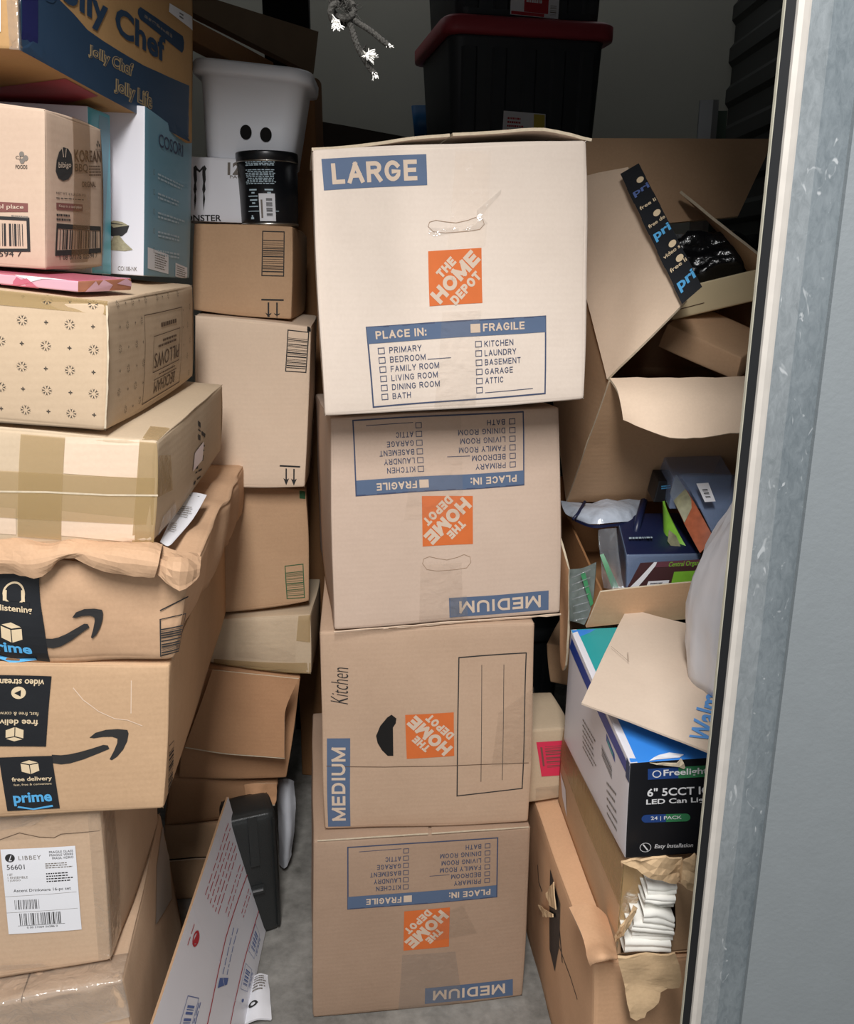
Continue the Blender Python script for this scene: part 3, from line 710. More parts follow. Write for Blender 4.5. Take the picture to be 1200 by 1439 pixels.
# glassware carton
b = Box([(-0.7978,0.9372,0.3942),(-0.44,0.976,0.4226),(-0.8336,1.2651,0.3741),(-0.4758,1.3039,0.4107),(-0.7917,0.946,0.6699),(-0.4333,0.9848,0.6609),(-0.8285,1.2739,0.6586),(-0.4697,1.3126,0.6496)], r=.006, bulge=.004, amp=.0025, seed=6)
t = thing('cardboard_box', b.base(), 'tan drinkware carton with a big white shipping label, under the smile-arrow box', 'box', 'cartons of the left pile')
P = Part(); b.body(P, 'kraft', 14)
f = Frame(b, 'F', [(0.6352,0.8447),(0.9887,0.8438),(0.9905,0.8888),(0.6384,0.8953)]); f.line(P, [(0, .2), (.2, .9), (.4, .3), (.55, .1), (.62, .5), (.8, .5), (1, .5)], .001, 'ink_brown')
P.make('carton_body', t)
P = Part(); q = [(0.6355,0.2736),(0.9024,0.2476),(0.9023,0.7924),(0.6376,0.8019)]
f = Frame(b, 'F', q, .0012); f.full(P, 'white_label')
f.disc(P, .115, .90, .0062, 'ink_black', .0002); f.text(P, 'L', .095, .868, .14, .93, 'white_label', .01, .0004, shear=.5)
f.text(P, 'LIBBEY', .23, .875, .53, .92, 'ink_grey', 0, spacing=1.2)
f.text(P, '56601', .06, .77, .30, .825, 'ink_black', .0)
f.text(P, 'FRAGILE GLASS', .645, .935, .965, .96, 'ink_black', 0); f.text(P, 'FRAGILE VERRE', .645, .90, .965, .925, 'ink_black', 0); f.text(P, 'FRAGIL VIDRIO', .68, .865, .965, .89, 'ink_black', 0)
f.text(P, '1 SET', .06, .70, .13, .725, 'ink_grey', 0); f.text(P, '1 ENSEMBLE', .06, .665, .33, .69, 'ink_grey', 0); f.text(P, '1 JUEGO', .06, .63, .23, .655, 'ink_grey', 0)
f.smallprint(P, 3, 'ink_grey', 3, .58, .76, .96, .83); f.smallprint(P, 4, 'ink_black', 4, .58, .60, .96, .72, thick=.45)
f.text(P, 'Ascent Drinkware 16-pc set', .12, .495, .90, .54, 'ink_black', 0)
f.line(P, [(.0, .455), (.97, .47)], .0005, 'ink_grey'); f.line(P, [(.0, .26), (.97, .27)], .0005, 'ink_grey')
f.bars(P, 16, 'ink_black', 4, .12, .295, .46, .41); f.bars(P, 26, 'ink_black', 5, .17, .10, .74, .245, fill=.6)
f.line(P, [(.14, .095), (.78, .095)], .0006, 'ink_black'); f.text(P, '0 00 31009 56286 0', .26, .06, .68, .083, 'ink_black', 0)
P.make('shipping_label', t)
P = Part(); f = Frame(b, 'F', [(0.6358,0.8532),(0.9974,0.87),(0.9998,0.9956),(0.6457,1.0124)], .0014); f.full(P, 'tape_clear', n=8); P.make('clear_tape', t); P = Part()
f = Frame(b, 'F', [(0.6395,0.9121),(0.7654,0.9354),(0.8496,1.0152),(0.6442,0.9874)], .002); f.full(P, 'tape_gloss', n=5); P.make('wrinkled_tape', t); P = Part()
f = Frame(b, 'F', [(0.5847,0.0464),(0.7687,0.0286),(0.7437,0.0584),(0.587,0.0824)], .002); f.full(P, 'tape_gloss', n=5); P.make('clear_tape', t)
P = Part(); g = [[b.face('F', .955, v, .0012) for v in (.02, .35, .65, .98)], [b.face('F', 1, v, .0012) for v in (.02, .35, .65, .98)], [b.face('R', .05, v, .0012) for v in (.02, .35, .65, .98)], [b.face('R', .16, v, .0012) for v in (.02, .35, .65, .98)]]
sheet(P, g, .0003, 'tape_clear', 4, .001, 40); P.make('corner_tape', t)

def smile_arrow(P, fr, m):
    lo = [(-.02, .30), (.10, .27), (.22, .29), (.40, .37), (.60, .49), (.74, .58)]
    hi = [(.72, .65), (.66, .66), (.50, .58), (.34, .51), (.20, .465), (.10, .45), (-.02, .46)]
    fr.poly(P, lo + hi, m)
    fr.poly(P, [(.48, .80), (.56, .90), (.70, .965), (.86, .985), (.985, .97), (1.0, .90), (.98, .74), (.92, .56), (.84, .42), (.77, .35), (.74, .37), (.80, .54), (.845, .70), (.85, .79), (.78, .825), (.66, .82), (.54, .79)], m)
def carton_icon(P, fr, cx, cy, s, flip=1):
    q = lambda x, y: (cx + x * s / fr.w, cy + flip * y * s / fr.h)
    for pts in ([(-1, .55), (-.1, .3), (-.1, -.85), (-1, -.5)], [(0, .3), (.95, .5), (.95, -.45), (0, -.85)], [(-.9, .68), (0, .95), (.9, .64), (0, .42)]):
        fr.poly(P, [q(*a) for a in pts], 'tape_cream', .0003)
# lower smile-arrow box
b = Box([(-0.7934,0.9288,0.6765),(-0.3474,0.98,0.6652),(-0.8615,1.5773,0.6542),(-0.4116,1.6289,0.6744),(-0.7729,0.9302,0.9004),(-0.3226,0.9825,0.8732),(-0.8534,1.5763,0.9006),(-0.4012,1.6286,0.8736)], r=.005, bulge=.003, amp=.002, seed=7)
t = thing('cardboard_box', b.base(), 'flat-faced shipping box with black tape and smile arrow, under the crumpled one', 'box', 'cartons of the left pile')
P = Part(); b.body(P, 'kraft_orange', 16)
smile_arrow(P, Frame(b, 'F', [(0.6895,0.2475),(0.8981,0.2444),(0.8923,0.5786),(0.6902,0.5968)]), 'ink_black')
f = Frame(b, 'R', [(0.0381,0.0059),(0.0957,-0.0257),(0.072,0.3507),(0.0194,0.4091)]); f.border(P, .001, 'ink_black'); f.bars(P, 14, 'ink_black', 6, .05, .02, .95, .9, 'y')
f = Frame(b, 'F', [(0, 0), (1, 0), (1, 1), (0, 1)]); f.line(P, [(0.7433,0.8468),(0.7699,0.7722),(0.8122,0.6961),(0.8548,0.6473),(0.8897,0.6364),(0.9291,0.5963)], .0012, 'kraft_pale'); f.line(P, [(0.8983,0.8968),(0.8989,0.684)], .0012, 'kraft_pale')
P.make('carton_body', t)
P = Part()
f1 = Frame(b, 'F', [(0.5076,0.4795),(0.6708,0.4654),(0.6853,0.9204),(0.5139,0.9295)], .0012); f1.full(P, 'black_tape')
fu = Frame(b, 'F', [(0.6853,0.9204),(0.5139,0.9295),(0.5076,0.4795),(0.6708,0.4654)], .0012)
fu.text(P, 'video streaming', .10, .02, .97, .14, 'tape_cream', .02, .0004)
fu.disc(P, .48, .24, .0085, 'tape_cream', .0003); fu.poly(P, [(.445, .20), (.445, .29), (.545, .245)], 'black_tape', .0006)
fu.text(P, 'fast, free & convenient', .15, .50, .97, .56, 'tape_cream', 0, .0004); fu.text(P, 'free delivery', .15, .59, .97, .70, 'tape_cream', .02, .0004)
carton_icon(P, fu, .52, .82, .011)
f2 = Frame(b, 'F', [(0.5597,0.0403),(0.7049,0.039),(0.686,0.4024),(0.5444,0.4022)], .0012); f2.full(P, 'black_tape')
carton_icon(P, f2, .56, .80, .011)
f2.text(P, 'free delivery', .18, .53, .94, .63, 'tape_cream', .02, .0004); f2.text(P, 'fast, free & convenient', .2, .465, .92, .51, 'tape_cream', 0, .0004)
f2.text(P, 'prime', .15, .09, .88, .34, 'tape_blue', .03, .0004)
f2.poly(P, [(.2, .06), (.5, .0), (.88, .045), (.87, .08), (.5, .03), (.22, .09)], 'tape_blue', .0004)
P.make('printed_tape', t)
# crumpled smile-arrow box
b = Box([(-0.7681,0.9435,0.9059),(-0.3204,0.98,0.8791),(-0.8264,1.6452,0.9046),(-0.3761,1.682,0.8777),(-0.7421,0.9474,1.0297),(-0.2819,0.9838,1.0035),(-0.814,1.6499,1.0143),(-0.3629,1.6868,0.9897)], r=.012, bulge=.006, amp=.010, freq=11, seed=8)
t = thing('cardboard_box', b.base(), 'crumpled shipping box with torn folded top edge and curling black tape', 'box', 'cartons of the left pile')
P = Part(); b.body(P, 'kraft_crumple', 30)
smile_arrow(P, Frame(b, 'F', [(0.6565,0.0215),(0.8233,0.0952),(0.8004,0.5603),(0.633,0.5596)], .0022), 'ink_black')
f = Frame(b, 'F', [(0.9603,0.0751),(1.0101,0.1096),(1.0076,0.5045),(0.9476,0.4691)], .0024); f.border(P, .0013, 'ink_black'); f.bars(P, 13, 'ink_black', 8, .05, .02, .95, .78, 'y'); f.line(P, [(.02, 1.25), (.98, 1.42)], .0018, 'ink_black')
P.make('carton_body', t)
P = Part()
fr = Frame(b, 'F', [(0.5094,-0.1571),(0.6678,-0.1461),(0.614,0.9228),(0.4721,0.9078)], .0025); fr.rect(P, 0, 0, 1, .97, 'black_tape', 0, 12)
fr.disc(P, .55, .76, .014, 'tape_cream', .0004, 24, .0115); fr.rect(P, .37, .69, .43, .79, 'tape_cream', .0005, 2); fr.rect(P, .67, .69, .73, .79, 'tape_cream', .0005, 2)
fr.rect(P, .3, .64, .8, .685, 'black_tape', .0008, 3)
fr.text(P, 'free listening', .02, .585, .84, .655, 'tape_cream', .02, .001); carton_icon(P, fr, .48, .41, .0125)
fr.text(P, 'prime', .06, .20, .76, .32, 'tape_blue', .03, .0005); fr.poly(P, [(.1, .17), (.4, .125), (.8, .165), (.79, .195), (.4, .15), (.12, .2)], 'tape_blue', .0005)
fr.disc(P, .45, .035, .010, 'tape_cream', .0005); fr.poly(P, [(.42, .0), (.42, .075), (.5, .04)], 'black_tape', .0008)
P.make('printed_tape', t)
P = Part()
g = [[(-0.5663,1.03,1.0282),(-0.5124,1.03,1.0282),(-0.4725,1.03,1.0235),(-0.432,1.03,1.0235),(-0.3875,1.03,1.0187),(-0.3349,1.03,1.0112)],
     [(-0.5368,0.975,1.04),(-0.4841,0.972,1.0419),(-0.4518,0.975,1.0382),(-0.4098,0.972,1.0383),(-0.3644,0.972,1.0329),(-0.3191,0.975,1.0257)],
     [(-0.5237,0.945,1.026),(-0.4732,0.943,1.0241),(-0.4486,0.948,1.025),(-0.4077,0.948,1.0329),(-0.3571,0.944,1.0263),(-0.3142,0.946,1.0195)],
     [(-0.5315,0.955,1.0065),(-0.4777,0.948,1.0064),(-0.4535,0.95,1.0057),(-0.4272,0.952,1.0227),(-0.3641,0.948,1.0108),(-0.3211,0.95,1.003)]]
sheet(P, g, .003, 'kraft_crumple', 5, .0075, 22, 5, 'edge', ragged=.001, smooth=False); P.make('torn_flap', t)
P = Part()
g = [[(-0.3263,1,1.0183),(-0.3028,1,1.0155),(-0.2885,1.03,1.0035)], [(-0.3184,0.962,1.0175),(-0.293,0.955,1.0137),(-0.2771,0.985,1.0031)], [(-0.3208,0.955,1.0039),(-0.294,0.95,0.9842),(-0.2761,0.975,0.993)]]
sheet(P, g, .003, 'kraft_crumple', 4, .007, 26, 7, 'edge', ragged=.001, smooth=False); P.make('torn_flap', t)
P = Part()
g = [[(-0.3584,1.23,1.0234),(-0.3422,1.24,1.0197),(-0.3301,1.25,1.0137)], [(-0.3477,1.13,1.0144),(-0.3352,1.14,1.0083),(-0.3251,1.15,1.0054)], [(-0.3357,1.035,1.0095),(-0.3255,1.03,1.0055),(-0.3204,1.035,1.0076)]]
g = [[Vector(x) + Vector((0, -.012, .012)) for x in r] for r in g]
sheet(P, g, .0006, 'white_label', 4, 0); f = Frame([g[2][0], g[2][2], g[0][2], g[0][0]], off=.0012); f.rect(P, .25, .93, .75, .96, 'ink_black', 0, 2); f.smallprint(P, 5, 'ink_grey', 9, .2, .5, .85, .7); f.smallprint(P, 4, 'ink_grey', 3, .15, .2, .6, .35)
P.make('shipping_label', t)
# taped tan carton
b = Box([(-0.7263,0.952,1.0345),(-0.3293,0.98,1.0339),(-0.7603,1.4471,1.0231),(-0.3632,1.4755,1.0438),(-0.7121,0.9516,1.1989),(-0.3142,0.9798,1.1593),(-0.7481,1.4454,1.2029),(-0.3513,1.4731,1.1615)], r=.006, bulge=.004, amp=.0022, seed=9)
t = thing('cardboard_box', b.base(), 'tan carton wrapped in bands of brown tape, under the snowflake-printed carton', 'box', 'cartons of the left pile')
P = Part(); b.body(P, 'kraft_taped', 14)
f = Frame(b, 'R', [(0.4808,-0.0104),(0.5957,-0.0474),(0.6225,0.6841),(0.5075,0.8745)]); f.bars(P, 9, 'ink_black', 3, 0, 0, .3, 1, 'y'); f.bars(P, 6, 'ink_black', 4, .45, .1, 1, .9, 'y')
f = Frame(b, 'F', [(0.5544,0.4734),(0.9996,0.4458),(0.999,0.5014),(0.555,0.5215)]); f.line(P, [(0, .3), (.3, .5), (.7, .35), (1, .5)], .0022, 'edge', .001)
P.make('carton_body', t)
P = Part()
for q in ([(0.4941,0.4685),(0.9957,0.4246),(0.9956,0.6391),(0.4971,0.6624)], [(0.4912,0.2779),(0.9982,0.1785),(0.9957,0.4246),(0.4941,0.4685)], [(0.6034,0.0932),(0.7273,0.0498),(0.7456,0.9606),(0.6191,0.9607)], [(0.9366,0.0112),(1.0022,-0.0073),(1.0002,0.9799),(0.9497,0.9799)]):
    P = Part(); Frame(b, 'F', q, .0012).full(P, 'tape_tan', n=8); P.make('brown_tape', t)
P = Part()
Frame(b, 'F', [(0.7274,0.0891),(0.945,0.0107),(0.9432,0.2484),(0.728,0.3224)], .0006).full(P, 'kraft_pale', n=6); P.make('paper_patch', t); P = Part(); Frame(b, 'F', [(0.741,0.6544),(0.9485,0.6322),(0.9495,1.0063),(0.7456,0.9668)], .0006).full(P, 'kraft_pale', n=6); P.make('paper_patch', t); P = Part()
Frame(b, 'F', [(0.5094,0.1328),(0.5994,0.1059),(0.6016,0.3424),(0.5127,0.3626)], .0006).full(P, 'kraft_pale', n=6)
P.make('paper_patch', t)
P = Part()
f = Frame(b, 'T', [(0.9551,0.0015),(0.9997,0.0085),(0.9984,0.156),(0.9385,0.1528)], .001); f.full(P, 'tape_tan')
f = Frame(b, 'R', [(0.0062,0.439),(0.1595,0.3447),(0.1267,0.748),(0.0132,0.8469)], .0012); f.full(P, 'tape_tan')
f = Frame(b, 'R', [(0.0297,-0.0037),(0.245,-0.0523),(0.2005,0.1759),(0.0692,0.1651)], .0016); f.full(P, 'tape_gloss'); P.make('corner_tape', t)
P = Part(); f = Frame(b, 'R', [(0.4257,0.2758),(0.5818,0.263),(0.5829,0.4985),(0.4375,0.4865)], .0014); f.full(P, 'pink_haze'); P.make('lilac_sticker', t)
# snowflake carton
b = Box([(-0.7662,0.9497,1.2109),(-0.3683,0.97,1.1712),(-0.7887,1.4151,1.2134),(-0.3903,1.4354,1.1782),(-0.7506,0.9477,1.3531),(-0.351,0.9679,1.3175),(-0.7766,1.4137,1.3622),(-0.3789,1.4342,1.3277)], r=.007, bulge=.004, amp=.0018, seed=10)
t = thing('cardboard_box', b.base(), 'tan carton printed all over with small black snowflakes, PILLOWS upside down on its end', 'box', 'cartons of the left pile')
P = Part(); b.body(P, 'kraft_star', 14)
f = Frame(b, 'F', [(0, 0), (1, 0), (1, 1), (0, 1)])
per = [(0.9627,0.6315),(0.709,0.6394)]
du, dv = per[0][0] - per[1][0], per[0][1] - per[1][1]
for n_, pts in ((0, [(0.7712,0.8034),(0.8971,0.8048),(0.7128,0.635),(0.8334,0.6323),(0.9627,0.6315),(0.7699,0.4574),(0.8987,0.4618),(0.7114,0.2841),(0.836,0.29),(0.9644,0.2939),(0.7764,0.1196),(0.9024,0.1227),(0.8366,0.9712),(0.96,0.9696)]), (1, [(0.834,0.8054),(0.9604,0.8042),(0.7701,0.633),(0.8969,0.6317),(0.8337,0.4595),(0.963,0.4611),(0.7716,0.2852),(0.9005,0.2893),(0.8393,0.1239),(0.9658,0.127),(0.7098,0.1142),(0.7724,0.9765),(0.8972,0.9754)])):
    for x, y in pts:
        for k in range(4):
            X, Y = x - k * du, y - k * dv * .3
            if .02 < X < .99 and (k == 0 or X < per[1][0] - .012): (snow if n_ == 0 else plus)(P, f, X, Y, .0062 if n_ == 0 else .0026, 'ink_black')
f = Frame(b, 'R', [(0, 0), (1, 0), (1, 1), (0, 1)])
for x, y in [(0.1541,0.7877),(0.2919,0.7886),(0.093,0.6144),(0.237,0.6075),(0.1649,0.4333),(0.3035,0.427),(0.091,0.269),(0.2343,0.2601),(0.1559,0.0943),(0.2855,0.1053),(0.0766,0.9649),(0.212,0.9599),(0.3421,0.9521),(0.4706,0.9557),(0.6039,0.9511),(0.7311,0.949),(0.9285,0.7803),(0.8832,0.6052),(0.9292,0.4282),(0.8731,0.2804),(0.9072,0.0852)]: snow(P, f, x, y, .0058, 'ink_black')
for x, y in [(0.0909,0.7872),(0.2279,0.7864),(0.1628,0.6081),(0.3014,0.6052),(0.0951,0.4387),(0.2392,0.4275),(0.167,0.2615),(0.3056,0.2522),(0.2225,0.0886),(0.1455,0.9633),(0.2753,0.9576),(0.5311,0.9525),(0.8055,0.775),(0.7958,0.6052),(0.8074,0.4207)]: plus(P, f, x, y, .0024, 'ink_black')
f = Frame(b, 'R', [(0.784,0.8111),(0.321,0.8239),(0.3152,0.0519),(0.7573,0.0509)]); f.border(P, .0012, 'ink_brown')
f.border(P, .001, 'ink_brown', .08, .26, .80, .68); f.text(P, 'PILLOWS', .10, .46, .78, .64, 'ink_brown', .0); f.smallprint(P, 2, 'ink_brown', 2, .2, .31, .7, .42)
f.line(P, [(.14, .78), (.76, .78)], .001, 'ink_brown'); f.text(P, 'BECKHAM', .18, .80, .74, .95, 'ink_brown', .0); f.smallprint(P, 1, 'ink_brown', 11, .2, .1, .7, .2); f.smallprint(P, 1, 'ink_brown', 7, .2, .72, .75, .75)
P.make('carton_body', t)
P = Part(); a = [b.face('R', 0.0, v, .0005) for v in (.02, .35, .7, .97)]
sheet(P, [[v + Vector((-.0005, -.0022, 0)) for v in a], [v + Vector((.0012, -.0016, 0)) for v in a]], .0015, 'edge', 6, .0004, 200, edge='edge', ragged=.0006); P.make('cut_edge', t)
P = Part(); g = [[b.face('F', u, v, .001) for u in (0, .33, .66, 1)] for v in (.90, .96, 1)] ; sheet(P, g, .0003, 'tape_tan', 4); P.make('brown_tape', t)
# pink slim box
b = Box([(-0.5895,1.01,1.3456),(-0.384,0.97,1.3267),(-0.5678,1.1219,1.3454),(-0.3623,1.0819,1.3265),(-0.5879,1.0094,1.3554),(-0.3821,0.9692,1.3387),(-0.5663,1.1214,1.3569),(-0.3607,1.0814,1.3407)], r=.0015, bulge=.0, amp=.0003, seed=11)
P = Part(); b.body(P, 'pink_pale', 6, {'R': 'rose_foil', 'T': 'pink'})
f = Frame(b, 'F', [(0, 0), (1, 0), (1, 1), (0, 1)])
f.poly(P, [(0.5456,1.127),(0.621,1.1019),(0.6711,0.6345),(0.7043,0.8215),(0.7335,0.4649),(0.7627,0.1121),(0.7712,-0.4074),(0.6293,-0.3949),(0.5452,-0.3768)], 'pink'); f.poly(P, [(0.6293,1.1143),(0.7952,1.1232),(0.943,1.013),(0.7954,0.8932),(0.7293,0.5252),(0.6877,0.7958)], 'white_ink')
f = Frame(b, 'R', [(0, 0), (1, 0), (1, 1), (0, 1)]); f.poly(P, [(.12, .0), (.3, .9), (.35, .5), (.45, 1), (.62, .5), (.55, .0)], 'pink_pale'); f.poly(P, [(.7, .6), (.9, 1), (1, .7), (1, .3)], 'pink_pale')
tag(P.make('slim_box'), 'slim glossy pink and rose box lying under the upright grocery carton', 'box')
# grocery carton
b = Box([(-0.6601,1.0446,1.3676),(-0.4417,1.03,1.3511),(-0.6494,1.1934,1.3714),(-0.4306,1.1788,1.3547),(-0.6407,1.0425,1.5444),(-0.4217,1.0279,1.5215),(-0.6322,1.1914,1.5456),(-0.4142,1.1769,1.5231)], r=.004, bulge=.003, amp=.0015, seed=12)
t = thing('cardboard_box', b.base(), 'upright grocery carton printed KOREAN BBQ with two barcodes, on the pink box', 'box', 'cartons of the left pile')
P = Part(); b.body(P, 'kraft_grocery', 12)
f = Frame(b, 'F', [(0.7507,0.0985),(0.9126,0.1145),(0.9113,0.3191),(0.7553,0.3119)]); f.border(P, .0035, 'ink_black', -.4, .02, 1, .98); f.bars(P, 12, 'ink_black', 3, -.3, .15, .88, .82)
f = Frame(b, 'F', [(0.6033,0.3276),(0.9118,0.3596),(0.9125,0.4133),(0.6054,0.3988)]); f.full(P, 'ink_maroon'); f.text(P, 'Keep in a cool place', -.25, .2, .93, .78, 'kraft_rev', .01, .0005)
f = Frame(b, 'F', [(0.835,0.07),(0.8736,0.0738),(0.8741,0.1107),(0.8356,0.1069)]); f.text(P, '594 7', -2.2, 0, 1, 1, 'ink_black', .0)
f = Frame(b, 'F', [(0.8516,0.6184),(0.9188,0.6259),(0.9201,0.7303),(0.8532,0.7228)]); f.text(P, 'FOODS', 0, 0, .9, .22, 'ink_black', .01); f.text(P, 'CJ', 0, .5, .36, .75, 'ink_black', .0)
for x, y, r in ((.45, .85, .0028), (.75, .62, .003), (.5, .45, .0028)): f.disc(P, x, y, r, 'ink_grey')
f = Frame(b, 'F', [(0.8239,0.3145),(0.915,0.315),(0.9153,0.3375),(0.8242,0.337)]); f.smallprint(P, 1, 'ink_grey', 2)
f = Frame(b, 'R', [(0.1489,0.0994),(0.9459,0.1165),(0.9364,0.2898),(0.1647,0.2916)]); f.border(P, .0035, 'ink_black'); f.rect(P, 0, .88, 1, 1, 'ink_black'); f.rect(P, 0, 0, 1, .14, 'ink_black'); f.bars(P, 18, 'ink_black', 6, .06, .16, .94, .86)
f = Frame(b, 'R', [(0.2063,0.0609),(0.8739,0.0694),(0.8748,0.1062),(0.207,0.0944)]); f.text(P, '1 08 07176 02594 7', 0, 0, 1, 1, 'ink_black', .0)
f = Frame(b, 'R', [(0.1361,0.5649),(0.4115,0.602),(0.4039,0.8056),(0.1527,0.7893)]); f.poly(P, [(.15, .1), (.4, .0), (.7, .02), (.95, .2), (1, .5), (.95, .8), (.75, .97), (.45, 1), (.18, .85), (.04, .6), (.0, .3)], 'ink_black'); f.text(P, 'bibigo', .14, .34, .88, .56, 'kraft_rev', .0, .0005); f.line(P, [(.42, .72), (.36, .95)], .0015, 'kraft_rev', .0005); f.line(P, [(.55, .72), (.6, .95)], .0015, 'kraft_rev', .0005)
f = Frame(b, 'R', [(0.4226,0.5463),(0.9732,0.5804),(0.9811,0.8538),(0.4288,0.8081)]); f.text(P, 'KOREAN', .02, .66, .98, .97, 'ink_brown', .02); f.text(P, 'BBQ', .02, .38, .46, .62, 'ink_brown', .02); f.smallprint(P, 4, 'ink_brown', 5, .5, .3, 1, .6); f.text(P, 'ORIGINAL', .24, .02, .75, .17, 'ink_brown', .02)
f = Frame(b, 'R', [(0.1535,0.3099),(0.6748,0.3142),(0.6801,0.5278),(0.1464,0.5113)]); f.text(P, 'NET WT. 6.3 LB (2.86 KG)', 0, .86, .9, .96, 'ink_black', 0); f.smallprint(P, 1, 'ink_black', 3, 0, .74, 1.1, .8); f.rect(P, 0, .40, .80, .62, 'ink_maroon'); f.text(P, 'Keep in a cool place', .06, .46, .75, .57, 'kraft_rev', 0, .0005); f.smallprint(P, 2, 'ink_black', 8, 0, .02, .5, .30)
f = Frame(b, 'R', [(0.8523,0.8311),(0.9662,0.8373),(0.9687,0.9221),(0.8547,0.9194)]); f.text(P, 'FOODS', 0, 0, 1, .2, 'ink_black', 0); f.disc(P, .5, .75, .0018, 'ink_black'); f.disc(P, .3, .5, .0018, 'ink_black'); f.disc(P, .75, .5, .0018, 'ink_black')
P.make('carton_body', t)
P = Part(); f = Frame(b, 'R', [(0.3845,-0.0447),(0.6927,-0.0528),(0.7464,1.003),(0.4335,1.0051)], .001); f.full(P, 'tape_thin', n=8); P.make('brown_tape', t)
# turquoise-edged box behind it
b = Box([(-0.6704,1.2188,1.3603),(-0.4525,1.2,1.3461),(-0.6663,1.279,1.3583),(-0.4482,1.2602,1.3441),(-0.6572,1.224,1.5686),(-0.4388,1.2052,1.5544),(-0.6505,1.2844,1.5671),(-0.4311,1.2656,1.5531)], r=.002, bulge=.0, amp=.0006, seed=13)
P = Part(); b.body(P, 'white_box', 8, {'R': 'turq_card'})
f = Frame(b, 'R', [(0, 0), (1, 0), (1, 1), (0, 1)]); f.poly(P, [(.1, 0), (.5, 0), (.95, .9), (.9, 1), (.5, 1)], 'teal_card')
tag(P.make('product_box'), 'thin white box with turquoise side, between the grocery carton and the slate-teal box', 'box')
# slate-teal appliance box
b = Box([(-0.647,1.2758,1.3588),(-0.4076,1.275,1.3421),(-0.6475,1.524,1.3587),(-0.4084,1.5231,1.3375),(-0.6296,1.2887,1.5856),(-0.3893,1.2877,1.5684),(-0.6308,1.5373,1.5727),(-0.3911,1.5365,1.5563)], r=.002, bulge=.001, amp=.0006, seed=14)
P = Part(); b.body(P, 'white_box', 10, {'R': 'teal_card'})
f = Frame(b, 'F', [(0, 0), (1, 0), (1, 1), (0, 1)])
f.poly(P, [(0.8087,0.3085),(0.9136,0.2993),(0.9012,0.26),(0.8718,0.2322),(0.8297,0.2248),(0.7792,0.2339),(0.7709,0.2844)], 'ink_black'); f.poly(P, [(0.7877,0.3026),(0.8213,0.3221),(0.8716,0.3174),(0.9094,0.299),(0.8213,0.2796)], 'rice')
f.poly(P, [(0.7791,0.1439),(0.8213,0.2285),(0.855,0.2352),(0.8888,0.1949),(0.9353,0.1555),(0.8889,0.1434)], 'rice', .0003)
f = Frame(b, 'F', [(0.8468,0.0235),(0.9615,0.0276),(0.9614,0.0537),(0.8468,0.0495)]); f.text(P, 'CO108-NK', 0, 0, 1, 1, 'ink_grey', .0)
f = Frame(b, 'R', [(0.244,0.8154),(0.7724,0.8461),(0.7667,0.9419),(0.2407,0.9052)]); f.text(P, 'COSORI', 0, .0, 1, .9, 'ink_navy', .01)
f = Frame(b, 'R', [(0.1289,0.1446),(0.929,0.1398),(0.8908,0.748),(0.1107,0.7394)])
for i in range(5): f.smallprint(P, 2, 'pale_ink', i, .15, .78 - .2 * i, .92, .86 - .2 * i); f.disc(P, .06, .84 - .2 * i, .004, 'ink_grey', .0001, 16, .0034)
f = Frame(b, 'R', [(0.0644,0.0494),(0.4826,0.0211),(0.4767,0.151),(0.0608,0.1807)]); f.full(P, 'white_label'); f.smallprint(P, 7, 'ink_grey', 4, .32, .1, .95, .9)
f = Frame(b, 'R', [(0.6431,0.0088),(0.9386,-0.0136),(0.933,0.0766),(0.6383,0.1036)]); f.full(P, 'white_label'); f.smallprint(P, 5, 'ink_grey', 4, .1, .1, .95, .9)
tag(P.make('product_box'), 'white appliance box with slate-teal right side, standing on the snowflake carton', 'box')
# top carton with dark blue band
b = Box([(-0.788,1.037,1.5919),(-0.4304,1,1.5733),(-0.7381,1.5367,1.5668),(-0.3808,1.4997,1.5482),(-0.7711,1.0503,1.8911),(-0.4135,1.0133,1.8725),(-0.7207,1.55,1.8661),(-0.3636,1.513,1.8474)], r=.004, bulge=.002, amp=.0015, seed=15)
t = thing('cardboard_box', b.base(), 'big dark blue and tan carton overhanging the top of the left pile', 'box', 'cartons of the left pile')
P = Part(); b.body(P, 'kraft_tan', 12)
f = Frame(b, 'R', [(0, 0), (1, 0), (1, 1), (0, 1)])
f.poly(P, [(0.0, 0.0)] + [(1, 0)] + [(1.0213,0.2858),(0.7941,0.2471),(0.6187,0.2222),(0.4861,0.2157),(0.3862,0.2136),(0.3018,0.2153),(0.2379,0.2392),(0.1744,0.2549),(0.1354,0.267),(0.0732,0.2919),(0.0092,0.3027)], 'navy_card')
f.poly(P, [(0.008,-0.0009),(0.072,0.0023),(0.0795,0.1452),(0.0865,0.2767),(0.024,0.2852)], 'navy_deep', .0004)
f2 = Frame(b, 'R', [(0.1106,0.2438),(0.7684,0.2876),(0.7709,0.4095),(0.1171,0.3687)]); f2.text(P, 'Jolly Chef', 0, -.2, 1, 1, 'navy_card', .03, .0006)
def halo(fr, s, a0, b0, a1, b1):
    fr.text(P, s, a0 - .02, b0 - .04, a1 + .02, b1 + .04, 'halo_tan', .07, .0004); fr.text(P, s, a0 + .01, b0, a1 - .01, b1, 'navy_card', -.012, .0008)
fa = Frame(b, 'R', [(0.3048,0.1168),(0.539,0.1285),(0.5499,0.198),(0.3068,0.1653)]); halo(fa, 'Jolly Chef', 0, 0, 1, 1)
fa = Frame(b, 'R', [(0.4387,0.0359),(0.6713,0.0329),(0.6735,0.1218),(0.4408,0.0936)]); halo(fa, 'Jolly Life', 0, 0, 1, 1)
